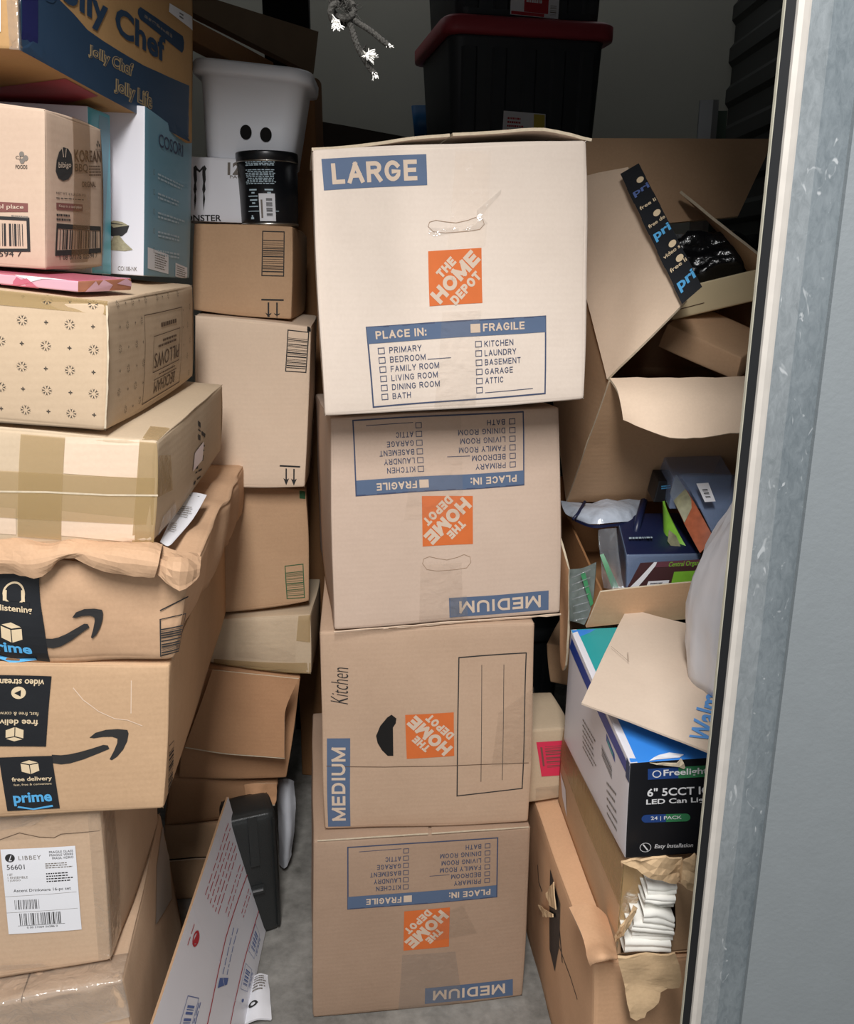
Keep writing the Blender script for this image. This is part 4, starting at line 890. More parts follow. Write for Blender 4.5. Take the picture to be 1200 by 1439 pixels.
fa = Frame(b, 'R', [(0.5828,0.4068),(0.9195,0.4074),(0.9264,0.4909),(0.5887,0.4564)]); fa.poly(P, [(.04, .0), (.96, .0), (1, .3), (1, .7), (.96, 1), (.04, 1), (0, .7), (0, .3)], 'navy_card'); fa.smallprint(P, 1, 'ink_grey', 3, .12, .3, .9, .75)
f = Frame(b, 'D', [(0, .0), (1, .0), (1, 1), (0, 1)]); f.poly(P, [(.2, .55), (1 - .02, .78), (.98, .62), (.2, .25)], 'plastic_red')
P.make('carton_body', t)
P = Part(); f = Frame(b, 'R', [(0.7997,0.5438),(1.0049,0.5596),(1.0055,0.6246),(0.8058,0.5848)], .001); f.full(P, 'white_label'); f.smallprint(P, 2, 'ink_black', 3, .4, .2, .6, .8); P.make('shipping_label', t)
P = Part(); f = Frame(b, 'F', [(0.8556,0.0522),(0.9468,0.0552),(0.9555,0.2257),(0.8655,0.2233)], .001); f.full(P, 'white_label'); P.make('white_sticker', t)
P = Part(); g = [[b.face('F', .97, v, .001) for v in (0, .3, .6)], [b.face('F', 1, v, .001) for v in (0, .3, .6)], [b.face('R', .012, v, .001) for v in (0, .3, .6)]]; sheet(P, g, .0003, 'tape_gloss', 4, .0006, 40); P.make('clear_tape', t)

# ------------------------------------------------------------------ second row of cartons behind the left pile
GR2 = 'cartons of the second row'
def ship_bar(P, b, q, m='ink_black', seed=3):
    f = Frame(b, 'F', q); f.border(P, .0018, m); f.bars(P, 17, m, seed, .03, .08, .97, .84, 'y', fill=.35)
def arrows(P, b, q, m='ink_black'):
    f = Frame(b, 'F', q); f.rect(P, 0, .94, 1, 1.02, m, 0, 3)
    for x in (.32, .70): f.rect(P, x - .035, .28, x + .035, .86, m, 0, 2); f.poly(P, [(x, 0), (x + .14, .36), (x, .28), (x - .14, .36)], m)
b = Box([(-0.5859,1.593,0.001),(-0.4124,1.6116,0.001),(-0.6113,1.852,0.001),(-0.439,1.8703,0.001),(-0.5708,1.5963,0.192),(-0.3974,1.6139,0.1847),(-0.599,1.8549,0.1901),(-0.4269,1.8725,0.1826)], r=.005, bulge=.003, amp=.002, seed=20)
P = Part(); b.body(P, 'kraft_mid', 10); f = Frame(b, 'F', [(0, 0), (1, 0), (1, 1), (0, 1)]); f.line(P, [(0, .55), (.4, .58), (1, .56)], .003, 'dark'); f.line(P, [(0, .53), (.4, .56), (1, .54)], .002, 'kraft_pale', .0003)
tag(P.make('cardboard_box'), 'plain brown carton on the floor behind the red-striped white board', 'box', GR2)
b = Box([(-0.5668,1.5867,0.198),(-0.3508,1.64,0.1883),(-0.6192,1.8388,0.197),(-0.4041,1.8911,0.2234),(-0.5394,1.5782,0.3233),(-0.3217,1.626,0.2799),(-0.5953,1.8287,0.362),(-0.3792,1.8776,0.3228)], r=.008, bulge=.004, amp=.004, freq=12, seed=21)
t = thing('cardboard_box', b.base(), 'dented low brown carton with crushed corner, above the black tool case', 'box', GR2)
P = Part(); b.body(P, 'kraft_warm', 14); P.make('carton_body', t)
P = Part(); g = [[(-0.3847,1.585,0.3017),(-0.3533,1.58,0.3085),(-0.3228,1.6,0.2935)], [(-0.3828,1.575,0.2739),(-0.3572,1.57,0.2842),(-0.3225,1.59,0.2637)], [(-0.3896,1.58,0.2268),(-0.3597,1.56,0.2583),(-0.3223,1.57,0.26)]]
sheet(P, g, .003, 'kraft_warm', 6, .004, 35, 3, 'edge', ragged=.001); P.make('crushed_flap', t)
b = Box([(-0.5218,1.5715,0.3238),(-0.3013,1.61,0.2992),(-0.5655,1.828,0.3624),(-0.3458,1.8662,0.3193),(-0.4765,1.5817,0.5761),(-0.2624,1.6183,0.5354),(-0.5229,1.8375,0.5729),(-0.3071,1.8745,0.5338)], r=.005, bulge=.003, amp=.002, seed=22)
t = thing('cardboard_box', b.base(), 'brown carton with torn-edged front flap hanging over it', 'box', GR2)
P = Part(); b.body(P, 'kraft_warm', 12); P.make('carton_body', t)
P = Part()
g = [[(-0.4288,1.565,0.5811),(-0.3708,1.56,0.5773),(-0.3131,1.555,0.5735),(-0.2542,1.55,0.5698)], [(-0.4494,1.563,0.5252),(-0.385,1.557,0.5205),(-0.3268,1.552,0.5168),(-0.2822,1.548,0.5062)], [(-0.472,1.562,0.4696),(-0.4028,1.556,0.4632),(-0.3395,1.55,0.4602),(-0.2873,1.547,0.4538)], [(-0.4954,1.562,0.4107),(-0.4213,1.556,0.4011),(-0.3501,1.55,0.3982),(-0.29,1.547,0.3951)]]
g = [[Vector(x) + Vector((0, -.006, 0)) for x in r] for r in g]
sheet(P, g, .004, 'kraft_warm', 5, .0008, 20, 4, 'edge'); 
sheet(P, [[g[3][i] + Vector((0, -.0015, .002)) for i in range(4)], [g[3][i] + Vector((0, -.0015, -.003)) for i in range(4)]], .0015, 'edge', 5, .0004, 90, 2)
P.make('front_flap', t)
b = Box([(-0.4682,1.6029,0.5792),(-0.2403,1.61,0.5428),(-0.4776,1.8613,0.5703),(-0.2525,1.8694,0.5298),(-0.4466,1.6042,0.6692),(-0.2381,1.6191,0.6738),(-0.4617,1.8646,0.6598),(-0.2482,1.8774,0.6571)], r=.005, bulge=.003, amp=.002, seed=23)
t = thing('cardboard_box', b.base(), 'low tan taped carton under the one with green barcode', 'box', GR2)
P = Part(); b.body(P, 'kraft_taped', 12); P.make('carton_body', t)
P = Part(); f = Frame(b, 'F', [(0.8637,0.5725),(0.9969,0.5448),(1,1),(0.8828,0.9857)], .001); f.full(P, 'tape_tan'); f = Frame(b, 'F', [(0.1344,-0.078),(0.9937,0.0104),(0.9948,0.2015),(0.1243,0.1011)], .001); f.full(P, 'tape_tan'); f = Frame(b, 'F', [(0.3107,0.1977),(0.8586,0.2012),(0.8555,0.9392),(0.2763,0.9251)], .001); f.full(P, 'tape_clear'); P.make('brown_tape', t)
b = Box([(-0.4343,1.6182,0.6765),(-0.243,1.65,0.691),(-0.4742,1.8754,0.6633),(-0.2841,1.9065,0.6811),(-0.4203,1.6324,0.9441),(-0.2424,1.6586,0.9273),(-0.4646,1.8879,0.9304),(-0.2826,1.9156,0.919)], r=.006, bulge=.005, amp=.002, seed=24)
P = Part(); b.body(P, 'kraft_mid', 12); ship_bar(P, b, [(0.7608,0.0542),(0.9487,0.0449),(0.9443,0.3481),(0.7502,0.3436)], 'ink_green', 5)
f = Frame(b, 'F', [(0.9268,0.9236),(0.9968,0.9195),(0.9995,0.9876),(0.9293,0.9909)]); f.full(P, 'ink_green')
tag(P.make('cardboard_box'), 'brown carton with a green barcode panel in its lower right corner', 'box', GR2)
b = Box([(-0.4413,1.5929,0.9523),(-0.2365,1.61,0.944),(-0.4626,1.8521,0.9397),(-0.2571,1.8691,0.9507),(-0.4209,1.5879,1.2717),(-0.2132,1.603,1.2505),(-0.441,1.8466,1.2772),(-0.2338,1.8624,1.2584)], r=.005, bulge=.004, amp=.002, seed=25)
t = thing('cardboard_box', b.base(), 'tall pale carton with black barcode at top right, below the shorter barcode carton', 'box', GR2)
P = Part(); b.body(P, 'kraft_pale', 12); ship_bar(P, b, [(0.7933,0.7216),(0.9703,0.7222),(0.98,0.9652),(0.8029,0.9663)], seed=7); arrows(P, b, [(0.7667,0.0154),(0.9529,0.0087),(0.9508,0.1383),(0.7624,0.1435)]); P.make('carton_body', t)
P = Part(); f = Frame(b, 'F', [(0.9674,0.9686),(1.0015,0.9708),(0.9998,1.0042),(0.9655,1.0061)], .0006); f.full(P, 'dark'); P.make('corner_hole', t)  # flat dark patch, the hole's inner shade painted on
b = Box([(-0.4332,1.6245,1.2789),(-0.2524,1.63,1.2614),(-0.4425,1.8839,1.2846),(-0.262,1.8897,1.2671),(-0.422,1.6275,1.4316),(-0.2445,1.6355,1.4271),(-0.4322,1.8876,1.4259),(-0.2537,1.8949,1.4193)], r=.005, bulge=.003, amp=.002, seed=26)
P = Part(); b.body(P, 'kraft_mid', 12); ship_bar(P, b, [(0.6967,0.4598),(0.9139,0.4673),(0.9137,0.9376),(0.6971,0.9376)], seed=9); arrows(P, b, [(0.6964,-0.0297),(0.9213,-0.0214),(0.9195,0.2129),(0.6949,0.2006)])
tag(P.make('cardboard_box'), 'short brown carton with barcode and two down arrows, carrying the black tin', 'box', GR2)
# white drinks case
b = Box([(-0.4436,1.66,1.4379),(-0.2691,1.669,1.4324),(-0.4504,1.7898,1.4346),(-0.2759,1.7989,1.4291),(-0.4351,1.6617,1.5493),(-0.2615,1.6707,1.5401),(-0.4428,1.7915,1.5478),(-0.2698,1.8005,1.5386)], r=.003, bulge=.002, amp=.0008, seed=27)
P = Part(); b.body(P, 'white_card', 10)
f = Frame(b, 'F', [(0.0023,0.1142),(0.2313,0.1277),(0.2269,0.8797),(0.0004,0.8598)])
for x0, s in ((.32, 1), (.72, 1)):
    f.poly(P, [(x0, .96), (x0 + .10, 1.0), (x0 + .2, .93), (x0 + .14, .88), (x0 + .16, .7), (x0 + .12, .62), (x0 + .15, .5), (x0 + .10, .42), (x0 + .13, .3), (x0 + .06, .05), (x0 + .03, .28), (x0 + .05, .4), (x0 + .0, .5), (x0 + .04, .64), (x0 + .0, .8)], 'ink_black')
f.poly(P, [(.40, .97), (.6, .9), (.74, .98), (.74, .92), (.6, .85), (.4, .92)], 'ink_black')
f = Frame(b, 'F', [(0.0026,-0.0084),(0.3655,0.0113),(0.3646,0.1243),(0.0023,0.1031)]); f.text(P, 'MONSTER', -.25, 0, 1, .9, 'ink_black', .02)
f = Frame(b, 'F', [(0.4186,0.7425),(0.5437,0.753),(0.5416,0.9521),(0.4169,0.9406)]); f.text(P, '12', .05, .0, 1.1, 1, 'ink_grey', .04); f = Frame(b, 'F', [(0.4411,0.7001),(0.5294,0.7073),(0.529,0.7518),(0.4407,0.7443)]); f.text(P, 'PACK', .1, -.2, 2.0, .9, 'ink_grey', 0)
tag(P.make('drinks_case'), 'white energy drink case with black claw mark, under the white bin', 'box')

# black tin: lathe
def lathe(P, c, prof, m, n=40, sx=1, sy=1, close=True):
    c = Vector(c); vs = []; 
    for r, z in prof: vs += [c + Vector((r * sx * math.cos(2 * math.pi * k / n), r * sy * math.sin(2 * math.pi * k / n), z)) for k in range(n)]
    fs = [(i * n + k, i * n + (k + 1) % n, (i + 1) * n + (k + 1) % n, (i + 1) * n + k) for i in range(len(prof) - 1) for k in range(n)]
    if close: fs += [tuple(range(n - 1, -1, -1)), tuple((len(prof) - 1) * n + k for k in range(n))]
    P.add(vs, fs, m, True)
tc_ = Vector((-0.2939,1.63,1.4293)) + Vector((0, .055, .0)); tc_.z = 1.429
t = thing('tin', tc_, 'round black tin with lid, fine print and white sticker, in front of the white bin', 'tin')
P = Part(); lathe(P, tc_, [(.050, 0), (.0525, .003), (.0528, .012), (.0553, .112)], 'tin_black', 48)
def cyl(a, z, o): return tc_ + Vector(((tcr(z) + o) * math.sin(a), -(tcr(z) + o) * math.cos(a), z * .87))
def tcr(z): return .0525 + (z / .13) * .0028
def wrap(a0, z0, a1, z1, m, o=.0004, n=6):
    vs = [cyl(a0 + (a1 - a0) * i / n, z, o) for z in (z0, z1) for i in range(n + 1)]
    P.add(vs, [(i, i + 1, n + 1 + i + 1, n + 1 + i) for i in range(n)], m, True)
R = random.Random(4)
rows = [.122, .119, .116] + [.107 - .0033 * i for i in range(9)]
for i, z in enumerate(rows):
    x = -.62 + R.uniform(0, .1); e = .45 - R.uniform(0, .1)
    while x < e:
        l = R.uniform(.05, .16); wrap(x, z, min(x + l, e), z + .0017, 'pale_ink', n=2); x += l + .03
for a, z in ((-.5, .068), (.05, .068), (-.5, .048)): wrap(a, z, a + .28, z + .003, 'pale_ink', n=3); wrap(a + .08, z - .006, a + .2, z - .003, 'pale_ink', n=2); wrap(a - .05, z - .012, a + .3, z - .010, 'pale_ink', n=3)
wrap(-.6, .027, .5, .0285, 'pale_ink', n=8); wrap(-.5, .012, -.38, .016, 'pale_ink', n=2); wrap(-.47, .016, -.41, .020, 'pale_ink', n=2)
P.make('tin_body', t)
P = Part(); lathe(P, tc_, [(.0555, .110), (.0566, .111), (.0566, .124), (.0560, .1262), (.050, .1267), (.001, .1262)], 'tin_black', 48); lathe(P, tc_, [(.0556, .1085), (.0566, .1092), (.0566, .1105), (.0556, .111)], 'tin_metal', 48, close=False); P.make('lid', t)
P = Part(); lathe(P, tc_, [(.0505, -.0005), (.0532, .0005), (.0534, .003), (.0525, .0045)], 'tin_metal', 48, close=False); P.make('base_rim', t)
P = Part(); wrap(-.16, .008, .38, .062, 'white_label', .0008, 8)
for i, z in enumerate([.018 + .0021 * k for k in range(17)]):
    if i % 5 != 3: wrap(.08, z, .28, z + .0013, 'ink_black', .0012, 3)
wrap(-.1, .014, -.04, .05, 'ink_grey', .0012, 2); P.make('price_sticker', t)

# white bin: rounded tapering tub
def rrect(cx, cy, w_, d_, r, n=6):
    out = []
    for sx, sy, a0 in ((1, -1, -90), (1, 1, 0), (-1, 1, 90), (-1, -1, 180)):
        for i in range(n + 1):
            a = math.radians(a0 + 90 * i / n); out.append((cx + sx * (w_ / 2 - r) + r * math.cos(a), cy + sy * (d_ / 2 - r) + r * math.sin(a)))
    return out
def tub(P, loc, yaw, levels, m, cap=True, tilt=0):
    vs = []; Mx = Matrix.Translation(loc) @ Matrix.Rotation(yaw, 4, 'Z') @ Matrix.Rotation(tilt, 4, 'Y'); n = None
    for w_, d_, r, z in levels:
        ring = rrect(0, 0, w_, d_, r); n = len(ring)
        vs += [Mx @ Vector((x, y, z)) for x, y in ring]
    fs = [(i * n + k, i * n + (k + 1) % n, (i + 1) * n + (k + 1) % n, (i + 1) * n + k) for i in range(len(levels) - 1) for k in range(n)]
    if cap: fs += [tuple(range(n - 1, -1, -1)), tuple((len(levels) - 1) * n + k for k in range(n))]
    P.add(vs, fs, m, True); return Mx
bl = Vector((-0.3294,1.675,1.5545)) + Vector((0, .075, 0)); bl.z = 1.541
t = thing('plastic_bin', bl, 'white plastic bin with two round holes, standing behind the black tin', 'bin')
P = Part()
mx = tub(P, bl, math.radians(2), [(.150, .146, .03, .0), (.160, .150, .03, .004), (.172, .152, .032, .06), (.188, .154, .034, .138), (.212, .18, .04, .139), (.216, .184, .042, .145), (.216, .184, .042, .158), (.210, .178, .04, .162), (.186, .148, .034, .160), (.166, .14, .03, .06), (.146, .12, .03, .006)], 'plastic_white', tilt=math.radians(5.5)); P.make('bin_body', t)
P = Part()
for x, z in ((-.0055, .049), (.0305, .0485)):
    n = 20; vs = [mx @ Vector((x + .0105 * math.cos(2 * math.pi * k / n), -.0779 - .013 * (z - .049), z + .0125 * math.sin(2 * math.pi * k / n))) for k in range(n)]
    P.add(vs, [tuple(range(n))], 'dark')
P.make('drain_holes', t)  # flat dark discs painted for the shade inside the holes

# ------------------------------------------------------------------ dark back of the unit
b = Box([(-0.3462,2.0857,0.001),(-0.2462,2.0843,0.001),(-0.3445,2.211,0.001),(-0.2442,2.2116,0.001),(-0.3467,2.0514,1.756),(-0.2467,2.05,1.756),(-0.3446,2.1786,1.765),(-0.2444,2.1784,1.7694)], r=.004, bulge=.003, amp=.003, seed=30)
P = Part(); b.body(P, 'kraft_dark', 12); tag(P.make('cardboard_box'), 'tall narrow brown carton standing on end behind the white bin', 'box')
b = Box([(-0.4292,2.4956,0.001),(-0.1132,2.6775,0.001),(-0.5541,2.7122,0.001),(-0.238,2.8945,0.001),(-0.3139,2.56,1.7501),(0,2.7405,1.72),(-0.4388,2.7766,1.7504),(-0.1247,2.9574,1.7213)], r=.004, bulge=.002, amp=.002, seed=31)
P = Part(); b.body(P, plain('near_black_board', (64, 54, 46), .8, var=.2), 8); tag(P.make('cardboard_box'), 'dark carton against the grey back wall, its top edge just above the LARGE box', 'box')
# plank and long carton high at left
P = Part()
A_ = [(-0.4967,1.75,1.8489),(-0.2543,2.05,1.8437),(-0.2682,2.05,1.7616),(-0.4987,1.75,1.826)]
g = [[mid(A_[0], A_[1], i / 5) for i in range(6)], [mid(A_[3], A_[2], i / 5) for i in range(6)]]
sheet(P, g, .03, 'wood', 3, .001)
f = Frame([A_[3], A_[2], A_[1], A_[0]], off=.002)
for x, y in ((.76, .72), (.80, .60), (.91, .55), (.95, .42), (.70, .78)): f.disc(P, x, y, .007, 'dark')
tag(P.make('wooden_board'), 'grey-brown wooden board with bolt holes, slanting above the white bin', 'board')
P = Part(); C_ = [(-0.4324,1.72,1.7906),(-0.3209,1.98,1.7693),(-0.3213,1.98,1.7299),(-0.435,1.72,1.7561)]
back = [Vector(x) + Vector((-.05, .06, .012)) for x in C_]
c8 = [C_[3], C_[2], back[3], back[2], C_[0], C_[1], back[0], back[1]]
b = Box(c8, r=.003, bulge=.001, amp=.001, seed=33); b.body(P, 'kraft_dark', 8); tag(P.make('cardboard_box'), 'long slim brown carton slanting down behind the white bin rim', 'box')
# another dark panel above
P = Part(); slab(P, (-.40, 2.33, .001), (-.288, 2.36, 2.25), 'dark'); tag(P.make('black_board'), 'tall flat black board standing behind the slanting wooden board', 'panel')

# totes
def tote(name, loc, yaw, label, group, lid='plastic_red'):
    t = thing(name, loc, label, 'tote', group)
    P = Part(); lv = [(.35, .30, .03, 0), (.36, .31, .03, .01), (.39, .345, .035, .30), (.392, .347, .035, .305)]
    mx = tub(P, loc, yaw, lv, 'plastic_black')
    for s in range(-2, 3):
        for k in range(1): 
            x = s * .074; vs = [mx @ Vector((x + dx, -.155 - .055 * z - dy, z)) for z in (.02, .28) for dx, dy in ((-.02, 0), (-.014, .006), (.014, .006), (.02, 0))]
            P.add(vs, [(0, 1, 5, 4), (1, 2, 6, 5), (2, 3, 7, 6)], 'plastic_black')
    P.make('tote_body', t)
    P = Part(); tub(P, loc, yaw, [(.394, .350, .035, .306), (.428, .385, .04, .307), (.43, .388, .04, .315), (.43, .388, .04, .338), (.41, .37, .035, .345)], lid); P.make('lid', t)
    return t, mx
yaw = math.radians(12)
tx, ty = .21, 2.435
H0 = .3465
loc = []
t, mx = tote('storage_tote', Vector((tx, ty, 1.578)), yaw, 'black storage tote with dark red lid, below the other tote at the back', 'black totes stacked at the back')
P = Part(); f = Frame([mx @ Vector(q) for q in ((-.065, -.165, .03), (.05, -.165, .03), (.045, -.170, .140), (-.062, -.171, .144))], off=.003); f.full(P, 'white_label'); f.rect(P, .72, .5, .98, .98, 'yellow_print', .0006, 2); f.smallprint(P, 4, 'ink_red', 3, .1, .6, .5, .9, o=.0006); f.smallprint(P, 2, 'ink_black', 4, .1, .35, .7, .5, o=.0006)
P.make('paper_label', t)
t2, mx = tote('storage_tote', Vector((tx + .005, ty, 1.578 + .346)), yaw, 'black storage tote with red and white sticker, uppermost at the back', 'black totes stacked at the back')
P = Part(); f = Frame([mx @ Vector(q) for q in ((-.055, -.160, .008), (.065, -.160, .004), (.065, -.164, .06), (-.055, -.164, .064))], off=.008); f.full(P, 'white_label'); f.rect(P, .28, .15, .78, 1, 'ink_red', .0006, 2); f.rect(P, .02, .02, .7, .14, 'ink_red', .0006, 2); f.bars(P, 8, 'ink_grey', 4, .82, .1, .95, .5, 'y', .0008); f.smallprint(P, 2, 'white_ink', 3, .32, .45, .74, .95, o=.001)
P.make('printed_sticker', t2)
DBZ = 1.7237
for k in range(4):
    tote('storage_tote', Vector((tx - .01 * k, ty + .02, 1.578 - .394 * (k + 1) + .0)), yaw, 'black tote hidden low in the back stack behind the moving boxes', 'hidden lower totes', 'plastic_black')
P = Part(); tub(P, Vector((.014, 2.78, DBZ)), 0, [(.10, .10, .015, 0), (.12, .12, .015, .09)], 'plastic_blue'); tag(P.make('plastic_tub'), 'small bright blue plastic tub peeking out left of the black totes', 'tub')
# steel upright
P = Part(); e = .0
x0 = (0.5802,1.95,1.6161); prism(P, [(x0[0] - .008, 1.955), (x0[0] + .018, 1.95), (x0[0] + .030, 1.95), (x0[0] + .030, 1.953), (x0[0] + .018, 1.956), (x0[0] - .008, 1.961)], 0, 1.693, 'steel', [None] * 6); tag(P.make('steel_upright'), 'bare steel shelf upright rising behind the open box against the dark right wall', 'upright')
P = Part(); prism(P, [(x0[0] + .036, 1.97), (x0[0] + .056, 1.97), (x0[0] + .056, 1.976), (x0[0] + .036, 1.976)], 0, 1.675, plain('green_grey_steel', (92, 108, 96), .5, metal=.3)); tag(P.make('steel_upright'), 'thin green-grey metal strip just right of the bare steel upright', 'upright')

# rope
def strandpath(pts, turns, rad, ph, n=60):
    pts = [Vector(p) for p in pts]; g = upgrid([pts, pts], max(2, n // (len(pts) - 1)))[0]; out = []
    for i, p_ in enumerate(g):
        t_ = (g[min(i + 1, len(g) - 1)] - g[max(i - 1, 0)]).normalized(); a = t_.orthogonal().normalized(); bb = t_.cross(a)
        an = ph + turns * 2 * math.pi * i / len(g); out.append(p_ + (a * math.cos(an) + bb * math.sin(an)) * rad)
    return out
def rope(P, pts, turns, R_=.0022):
    for k in range(3): tube(P, strandpath(pts, turns, R_ * .62, k * 2.094), R_ * .68, 'rope', 7)
top = Vector((-0.0742,0.86,1.5941)); top.z = 1.89
t = thing('pull_rope', top, 'frayed grey door rope with a knot dangling at the top of the opening', 'rope')
P = Part(); rope(P, [top, mid(top, (-0.0744,0.86,1.5856)), (-0.0752,0.86,1.5817)], 9, .0034); rope(P, [Vector(top) + Vector((.006, 0, 0)), (-0.0806,0.857,1.5831)], 6, .0032); P.make('hanging_cord', t)
P = Part(); c = Vector((-0.0765,0.858,1.5743))
kp = []
for i in range(90):
    a = 2 * math.pi * i / 90 * 2; r = .0085 + .0028 * math.cos(a * 1.5)
    kp.append(c + Vector((r * math.cos(a), .0055 * math.sin(a * 1.5), r * math.sin(a) * 1.05)))
tube(P, kp + kp[:1], .0030, 'rope', 8, False); P.make('knot', t)
P = Part(); rope(P, [(-0.0727,0.858,1.5709),(-0.0638,0.856,1.5647),(-0.051,0.853,1.5566),(-0.0344,0.85,1.5438)], 6, .0021); P.make('rope_tail', t)
P = Part(); rope(P, [(-0.0727,0.858,1.5709),(-0.0677,0.855,1.5588),(-0.0626,0.852,1.5443),(-0.0557,0.85,1.5317),(-0.0475,0.848,1.5203)], 7, .0022); P.make('rope_tail', t)
P = Part(); R = random.Random(9)
def tuft(c, n, L, dirs, m='rope_white', r=.0005):
    for i in range(n):
        d = Vector(dirs) + Vector((R.uniform(-1, 1), R.uniform(-.6, .3), R.uniform(-1, 1))) * .9; d.normalize(); a = Vector(c) + Vector((R.uniform(-1, 1), -.003, R.uniform(-1, 1))) * .002
        l = L * R.uniform(.4, 1); tube(P, [a, a + d * l * .5 + Vector((0, 0, R.uniform(-1, 1))) * .001, a + d * l], [r, r, r * .4], m, 4, False)
tuft((-0.0522,0.846,1.5355), 46, .010, (.6, -.3, -.3), r=.0007); tuft((-0.0801,0.853,1.5628), 34, .008, (-.2, -.3, -.6), r=.0008); tuft((-0.0467,0.846,1.5199), 10, .005, (.1, 0, -1)); tuft((-0.0344,0.849,1.5442), 8, .005, (1, 0, -.4))
for q in ([(-0.0648,0.855,1.5713)], [(-0.0673,0.856,1.5772)], [(-0.0824,0.855,1.5781)], [(-0.0575,0.85,1.5404)], [(-0.0769,0.85,1.5745)], [(-0.0726,0.85,1.5734)]): tuft(q[0], 10, .009, (.1, -.2, .1), 'rope', .0004)
P.make('frayed_fibres', t)

# ------------------------------------------------------------------ floor things between the piles
b = Box([(-0.4057,1.4703,0.001),(-0.3074,1.5072,0.001),(-0.4356,1.5498,0.001),(-0.3373,1.5868,0.001),(-0.4055,1.4698,0.2905),(-0.3071,1.5067,0.2906),(-0.4356,1.5494,0.2907),(-0.3371,1.5863,0.2907)], r=.016, bulge=.003, amp=0, seed=40)
t = thing('tool_case', b.base(), 'black moulded tool case standing on the floor under the dented carton', 'case')
P = Part(); b.body(P, 'case_black', 12); f = Frame(b, 'F', [(0, 0), (1, 0), (1, 1), (0, 1)], .001)
P.make('case_shell', t)
P = Part()
def strip(fr, a0, b0, a1, b1, h, m):
    vs = [fr.p(a, b_, o) for o in (0, h) for a, b_ in ((a0, b0), (a1, b0), (a1, b1), (a0, b1))]
    P.add(vs, [(4, 5, 6, 7), (0, 1, 5, 4), (1, 2, 6, 5), (2, 3, 7, 6), (3, 0, 4, 7)], m)
u0, u1 = [(0.4428,0.9356),(0.6174,0.9194)][0][0], [(0.4428,0.9356),(0.6174,0.9194)][1][0]
strip(f, u0, .62, u1, .99, .008, 'case_black'); strip(f, .02, .40, .98, .43, .003, 'case_black'); strip(f, .9, .05, .955, .95, .004, 'case_black'); P.make('moulded_rib', t)
P = Part(); q = [(0.4422,0.3925),(0.673,0.4408)]; strip(f, q[0][0], q[0][1], q[1][0], q[1][1], .010, 'case_black'); lo_ = P.make('latch', t); P = Part(); strip(f, q[0][0], (q[0][1] + q[1][1]) / 2, q[1][0] - .03, (q[0][1] + q[1][1]) / 2 + .012, .012, 'steel'); P.make('clasp', lo_)
P = Part()
g = [[(-0.34,1.72,0.2236),(-0.3198,1.7,0.2404),(-0.3091,1.72,0.2199)], [(-0.3411,1.71,0.1666),(-0.3173,1.68,0.1874),(-0.3047,1.7,0.1773)], [(-0.3393,1.7,0.0977),(-0.3173,1.67,0.116),(-0.3077,1.69,0.1089)], [(-0.3417,1.7,0.0124),(-0.3282,1.68,0.0185),(-0.3186,1.69,0.0475)]]
sheet(P, g, .004, plain('limp_white_plastic', (190, 192, 198), .4, bump=.4, bscale=30), 5, .003, 25, 3); tag(P.make('plastic_sheet'), 'limp white plastic sheet hanging down just behind the black tool case', 'plastic')
# white postal board, folded flat, leaning on its long edge
P = Part()
tl, tr_, br, bl_ = (-0.4045,1.5,0.3284), (-0.3449,1.497,0.002), (-0.3396,1.272,-0.002), (-0.3875,0.955,0.3349)
V = Vector
near_l = (-0.3888,0.8,0.3688); near_r = V(br) + (V(br) - V(tr_)) * .9
g = [[V(tl), V(tl).lerp(V(tr_), .35), V(tl).lerp(V(tr_), .7), V(tr_)],
     [V(tl).lerp(V(bl_), .5), V(tl).lerp(V(bl_), .5).lerp(V(tr_).lerp(V(br), .5), .35) + V((-.004, 0, 0)), V(tl).lerp(V(bl_), .5).lerp(V(tr_).lerp(V(br), .5), .7) + V((-.004, 0, 0)), V(tr_).lerp(V(br), .5)],
     [V(bl_), V(bl_).lerp(V(br), .35), V(bl_).lerp(V(br), .7), V(br)],
     [V(bl_) + (V(bl_) - V(tl)) * .35, (V(bl_) + (V(bl_) - V(tl)) * .35).lerp(near_r, .35), (V(bl_) + (V(bl_) - V(tl)) * .35).lerp(near_r, .7), near_r]]
for r in g:
    for v in r: v.z = max(v.z, .004)
t = thing('mailing_board', sum((V(x) for x in g[1]), V()) / 4 * 1.0 - V((0, 0, sum(x.z for x in g[1]) / 4)), 'flattened white postal mailer board with red stripes, leaning between floor and carton', 'cardboard')
A, nm = sheet(P, g, .004, 'white_card', 5, .0006, 8, 2, 'kraft_mid')
class GridFrame(Frame):
    def __init__(s, A, nm, sgn=1):
        s.off = .0007
        R_, C_ = len(A) - 1, len(A[0]) - 1
        def fn(a, b_, o):
            x = min(max(a, 0), 1) * C_; y = (1 - min(max(b_, 0), 1)) * R_; i = min(int(y), R_ - 1); j = min(int(x), C_ - 1); fx, fy = x - j, y - i
            pt = A[i][j].lerp(A[i][j + 1], fx).lerp(A[i + 1][j].lerp(A[i + 1][j + 1], fx), fy)
            return pt + nm[i][j] * (o * sgn)
        s.fn = fn; s.w = (fn(1, .5, 0) - fn(0, .5, 0)).length; s.h = (fn(.5, 1, 0) - fn(.5, 0, 0)).length
camside = (nm[5][5].dot(Vector((0, 0, 1.35)) - A[5][5])) > 0
f = GridFrame(A, nm, 1 if camside else -1)
if not camside: f.off = .0047
f.line(P, [(.50, .99), (.46, .65), (.47, .45), (.50, .0)], .0034, 'ink_red'); f.line(P, [(.78, .97), (.76, .7), (.74, .4), (.76, .0)], .0034, 'ink_red')
